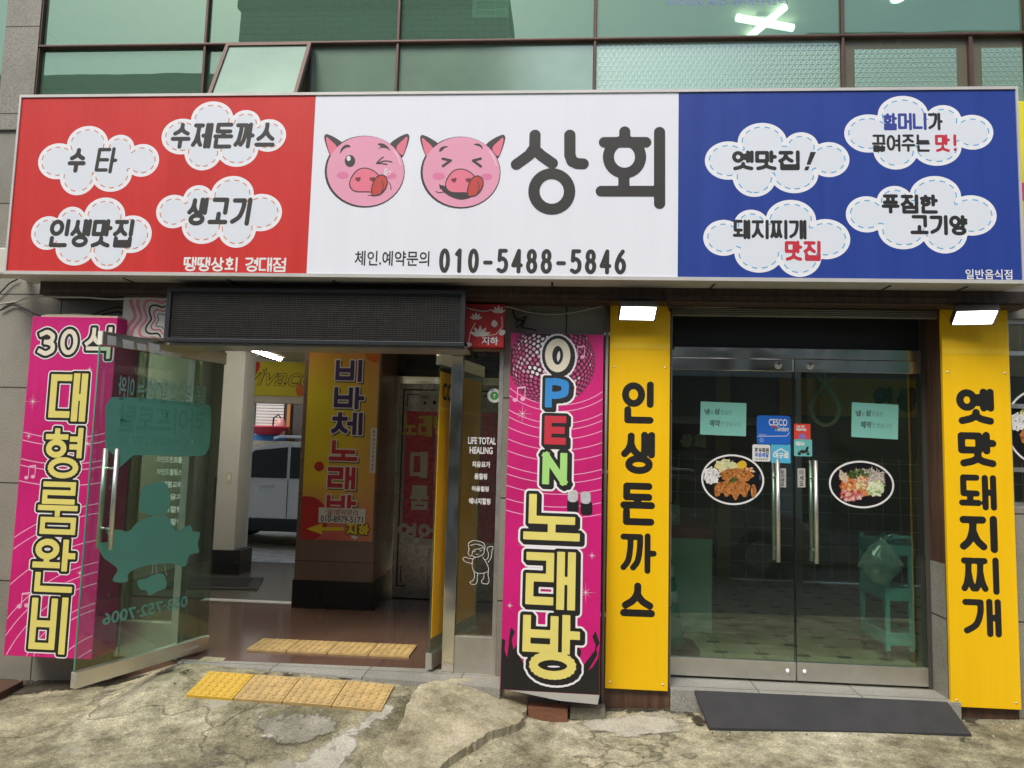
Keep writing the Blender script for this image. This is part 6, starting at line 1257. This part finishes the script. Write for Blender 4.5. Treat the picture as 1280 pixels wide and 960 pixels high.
# ================================================================== cars, back yard, far side of the street
TYRE = mat('tyre', (.015, .015, .015), .8); RIM = mat('alloy_rim', (.45, .45, .45), .3, .9); CGL = mat('car_glass', (.012, .014, .015), .06, spec=.8); TRIM = mat('black_trim', (.015, .015, .016), .55)
def car(paint, label, loc, rot, group):
    t = thing('parked_car', label, 'car', (0, 0, 0), group)
    side = [(-2.12,.42),(-2.14,.72),(-2.02,.94),(-1.25,1.06),(-.62,1.5),(-.3,1.58),(.3,1.63),(1.4,1.6),(1.9,1.5),(2.1,1.0),(2.12,.42)]
    q = MB(); q.prism(side, 'y', -.88, .88, .05); q.build('body', paint, t)
    q = MB(); q.box(-2.1, 2.1, -.89, .89, .26, .46, .03); q.build('cladding', TRIM, t)
    for s_ in (-1, 1):
        y0, y1 = (s_*.883, s_*.895) if s_ > 0 else (s_*.895, s_*.883)
        for pg in ([(-1.05,1.06),(-.52,1.47),(-.02,1.53),(-.02,1.06)], [(.03,1.06),(.03,1.53),(.95,1.53),(.95,1.06)], [(1.0,1.06),(1.0,1.52),(1.45,1.48),(1.62,1.1)]):
            q = MB(); q.prism(pg, 'y', y0, y1); q.build('window', CGL, t)
        for x in (-1.1, .005, 1.0):
            q = MB(); q.box(x-.004, x+.004, y0+(.004 if s_ < 0 else 0), y1-(0 if s_ < 0 else .004), .48, 1.05); q.build('door_gap', TRIM, t)
        for x in (-.3, .72): q = MB(); q.box(x-.1, x+.1, *((-.925, -.896) if s_ < 0 else (.896, .925)), .93, .955, .008); q.build('door_handle', MATS['brushed_steel'], t)
        q = MB(); q.tube([(-.3, s_*.75, 1.66), (-.2, s_*.75, 1.69), (1.4, s_*.75, 1.68), (1.5, s_*.75, 1.64)], .02, 8); q.build('roof_rail', MATS['brushed_steel'], t)
        q = MB(); q.box(-1.02, -.86, *sorted((s_*.90, s_*1.06)), 1.03, 1.17, .03); q.build('mirror', paint, t)
        q = MB(); q.box(-2.15, -1.9, *sorted((s_*.55, s_*.87)), .74, .86, .02); q.build('headlight', mat('lamp_glass', (.6, .6, .6), .1), t)
        q = MB(); q.box(2.02, 2.13, *sorted((s_*.6, s_*.87)), .8, 1.0, .02); q.build('tail_light', REDI, t)
        for x in (-1.32, 1.3):
            q = MB(); q.lathe([(.0, s_*.9), (.37, s_*.9), (.37, s_*.72)], (x, 0, .36), 28, 'y'); q.build('wheel_arch', TRIM, t)
            q = MB(); q.lathe([(.2, s_*.70), (.32, s_*.70), (.335, s_*.74), (.335, s_*.88), (.32, s_*.915), (.22, s_*.915)], (x, 0, .335), 28, 'y'); wv = q.build('wheel', TYRE, t)
            q = MB(); q.lathe([(0, s_*.905), (.06, s_*.91), (.06, s_*.903), (.22, s_*.903), (.225, s_*.916)], (x, 0, .335), 28, 'y')
            q.build('rim', RIM, wv); q = MB()
            for k_ in range(5):
                a_ = 2*math.pi*k_/5; q.tube([(x+.05*math.cos(a_), s_*.915, .335+.05*math.sin(a_)), (x+.21*math.cos(a_), s_*.917, .335+.21*math.sin(a_))], .022, 6)
            q.build('spoke', RIM, wv)
    q = MB(); q.prism([(-1.2,1.075),(-.66,1.47),(-.645,1.475),(-1.185,1.07)], 'y', -.72, .72); q.build('windscreen', CGL, t)
    t.location = loc; t.rotation_euler.z = rot; return t
SILV = mat('silver_paint', (.74, .74, .71), .25, .15, .04, coat=.6); GREYP = mat('grey_paint', (.2, .21, .215), .25, .4, .05, coat=.6)
car(SILV, 'silver car parked in the yard seen through the back doorway', (-4.15, 7.0, .08), 0, 'parked cars')
car(GREYP, 'grey car parked across the street reflected in the diner doors', (1.9, -8.2, -.28), RAD(180), 'parked cars')
def house(label, x0, x1, y, h_, m, wx, wz, signm, name='street_building', rot=False):
    t = thing(name, label, 'building', ((x0+x1)/2, y, -.3)); q = MB(); q.box(x0, x1, y-7, y, -.4, h_); q.build('wall', m, t); q = MB(); q.box(x0-.05, x1+.05, y-7.05, y+.12, h_+.002, h_+.35); q.build('parapet', CEMENT2, t)
    for i in range(wx):
        for j in range(wz):
            cx = x0+(i+.5)*(x1-x0)/wx; cz = 3.9+j*3.0
            if cz+1.6 > h_: continue
            q = MB(); q.box(cx-.85, cx+.85, y+.001, y+.07, cz-.05, cz+1.45); f_ = q.build('window', MATS['white_aluminium'], t); q = MB(); q.box(cx-.78, cx-.02, y+.0705, y+.08, cz+.02, cz+1.38); q.box(cx+.02, cx+.78, y+.0705, y+.08, cz+.02, cz+1.38); q.build('pane', CGL, f_)
    if signm: q = MB(); q.box(x0+.2, x1-.2, y+.001, y+.3, 2.6, 3.5); q.build('sign_board', signm, t)
    q = MB(); q.box(x0+.5, x1-.5, y+.001, y+.05, 0, 2.4); q.build('shopfront', CGL, t)
    return t
WB = mat('tan_render', (.42, .38, .3), .85); GB = tiles('grey_brick', ((.4, .38, .33), (.46, .43, .37)), .4, .15, .012, (.1, .1, .09), .5, .85)
house('tan building across the street reflected in the window glass', -17, -8.5, -12.5, 10.6, WB, 3, 2, mat('sign_white', (.6, .6, .58), .5))
house('dark grey brick building facing the shop across the street', -8.3, -1.6, -12.2, 12.5, GB, 3, 3, mat('sign_dark', (.05, .05, .055), .5)); house('low white building facing the diner across the street', -1.4, 5.5, -12.4, 7.2, mat('white_render', (.68, .67, .62), .85), 3, 2, mat('sign_charcoal', (.07, .07, .075), .5))
house('tall grey building across the street to the right', 5.7, 15, -12.6, 11.5, mat('grey_render', (.24, .24, .23), .85), 3, 2, mat('sign_green', (.05, .2, .1), .5))
t = thing('back_building', 'pale building with blinds behind the back yard', 'building', (-4.5, 10.2, 0)); q = MB(); q.box(-14, 5, 10.2, 12, -.2, 3.5); q.build('wall', mat('beige_brick', (.24, .22, .18), .85), t); bx = lambda p: at(p, 530, 10.1).x
q = MB(); q.box(bx(311), bx(357.5), 10.1, 10.19, 1.5, 3.1); f_ = q.build('window', mat('dark_frame', (.03, .028, .025), .5), t); q = MB()
for k_ in range(24): q.box(bx(320), bx(354.5), 10.07, 10.095, 1.6+k_*.062, 1.65+k_*.062)
q.build('blind', mat('white_blind', (.62, .62, .58), .5), f_)
q = MB(); q.box(bx(359), bx(363), 10.05, 10.19, -.1, 3.3); q.build('timber_post', mat('orange_wood', (.4, .17, .05), .5), t); q = MB(); q.box(bx(367), bx(385), 10.06, 10.19, -.1, 3.2); q.build('dark_door', mat('dark_door', (.05, .046, .04), .5), t); q = MB(); q.box(-9, -3.2, 9.5, 10.05, -.1, 1.72); q.build('ledge', CEMENT2, t)
v_ = at(336, 552, 9.75); X_ = v_.x; Zt = 1.721
t = thing('plastic_tub', 'red plastic tub on a blue cloth on the yard ledge', 'tub', (X_, 9.75, Zt+.12)); q = MB(); q.lathe([(.26, Zt+.125), (.36, Zt+.26), (.4, Zt+.27), (.38, Zt+.3), (.3, Zt+.28)], (X_, 9.75, 0), 24); q.build('tub', mat('tub_red', (.5, .03, .06), .4), t)
t = thing('blue_cloth', 'crumpled blue cloth under the red plastic tub', 'cloth', (X_, 9.75, Zt)); q = MB(); q.prism(blob((X_-.1, 9.75), .4, 11, .2, 1.2, .5, 4), 'z', Zt, Zt+.12, .03); q.build('cloth', mat('cloth_blue', (.03, .13, .32), .8, bump=.6, bscale=14), t)
Xe = at(349.5, 552, 9.75).x; t = thing('fire_extinguisher', 'pale pink fire extinguisher standing on the yard ledge', 'fire extinguisher', (Xe, 9.75, Zt)); q = MB(); q.lathe([(.0, Zt), (.1, Zt), (.1, Zt+.36), (.06, Zt+.44), (.03, Zt+.46), (0, Zt+.46)], (Xe, 9.75, 0), 20); q.build('cylinder', mat('ext_red', (.6, .28, .25), .35), t); q = MB(); q.tube([(Xe, 9.75, Zt+.46), (Xe-.04, 9.73, Zt+.54), (Xe-.13, 9.7, Zt+.46), (Xe-.14, 9.7, Zt+.2)], .018, 6); q.build('hose', BLACKST, t)
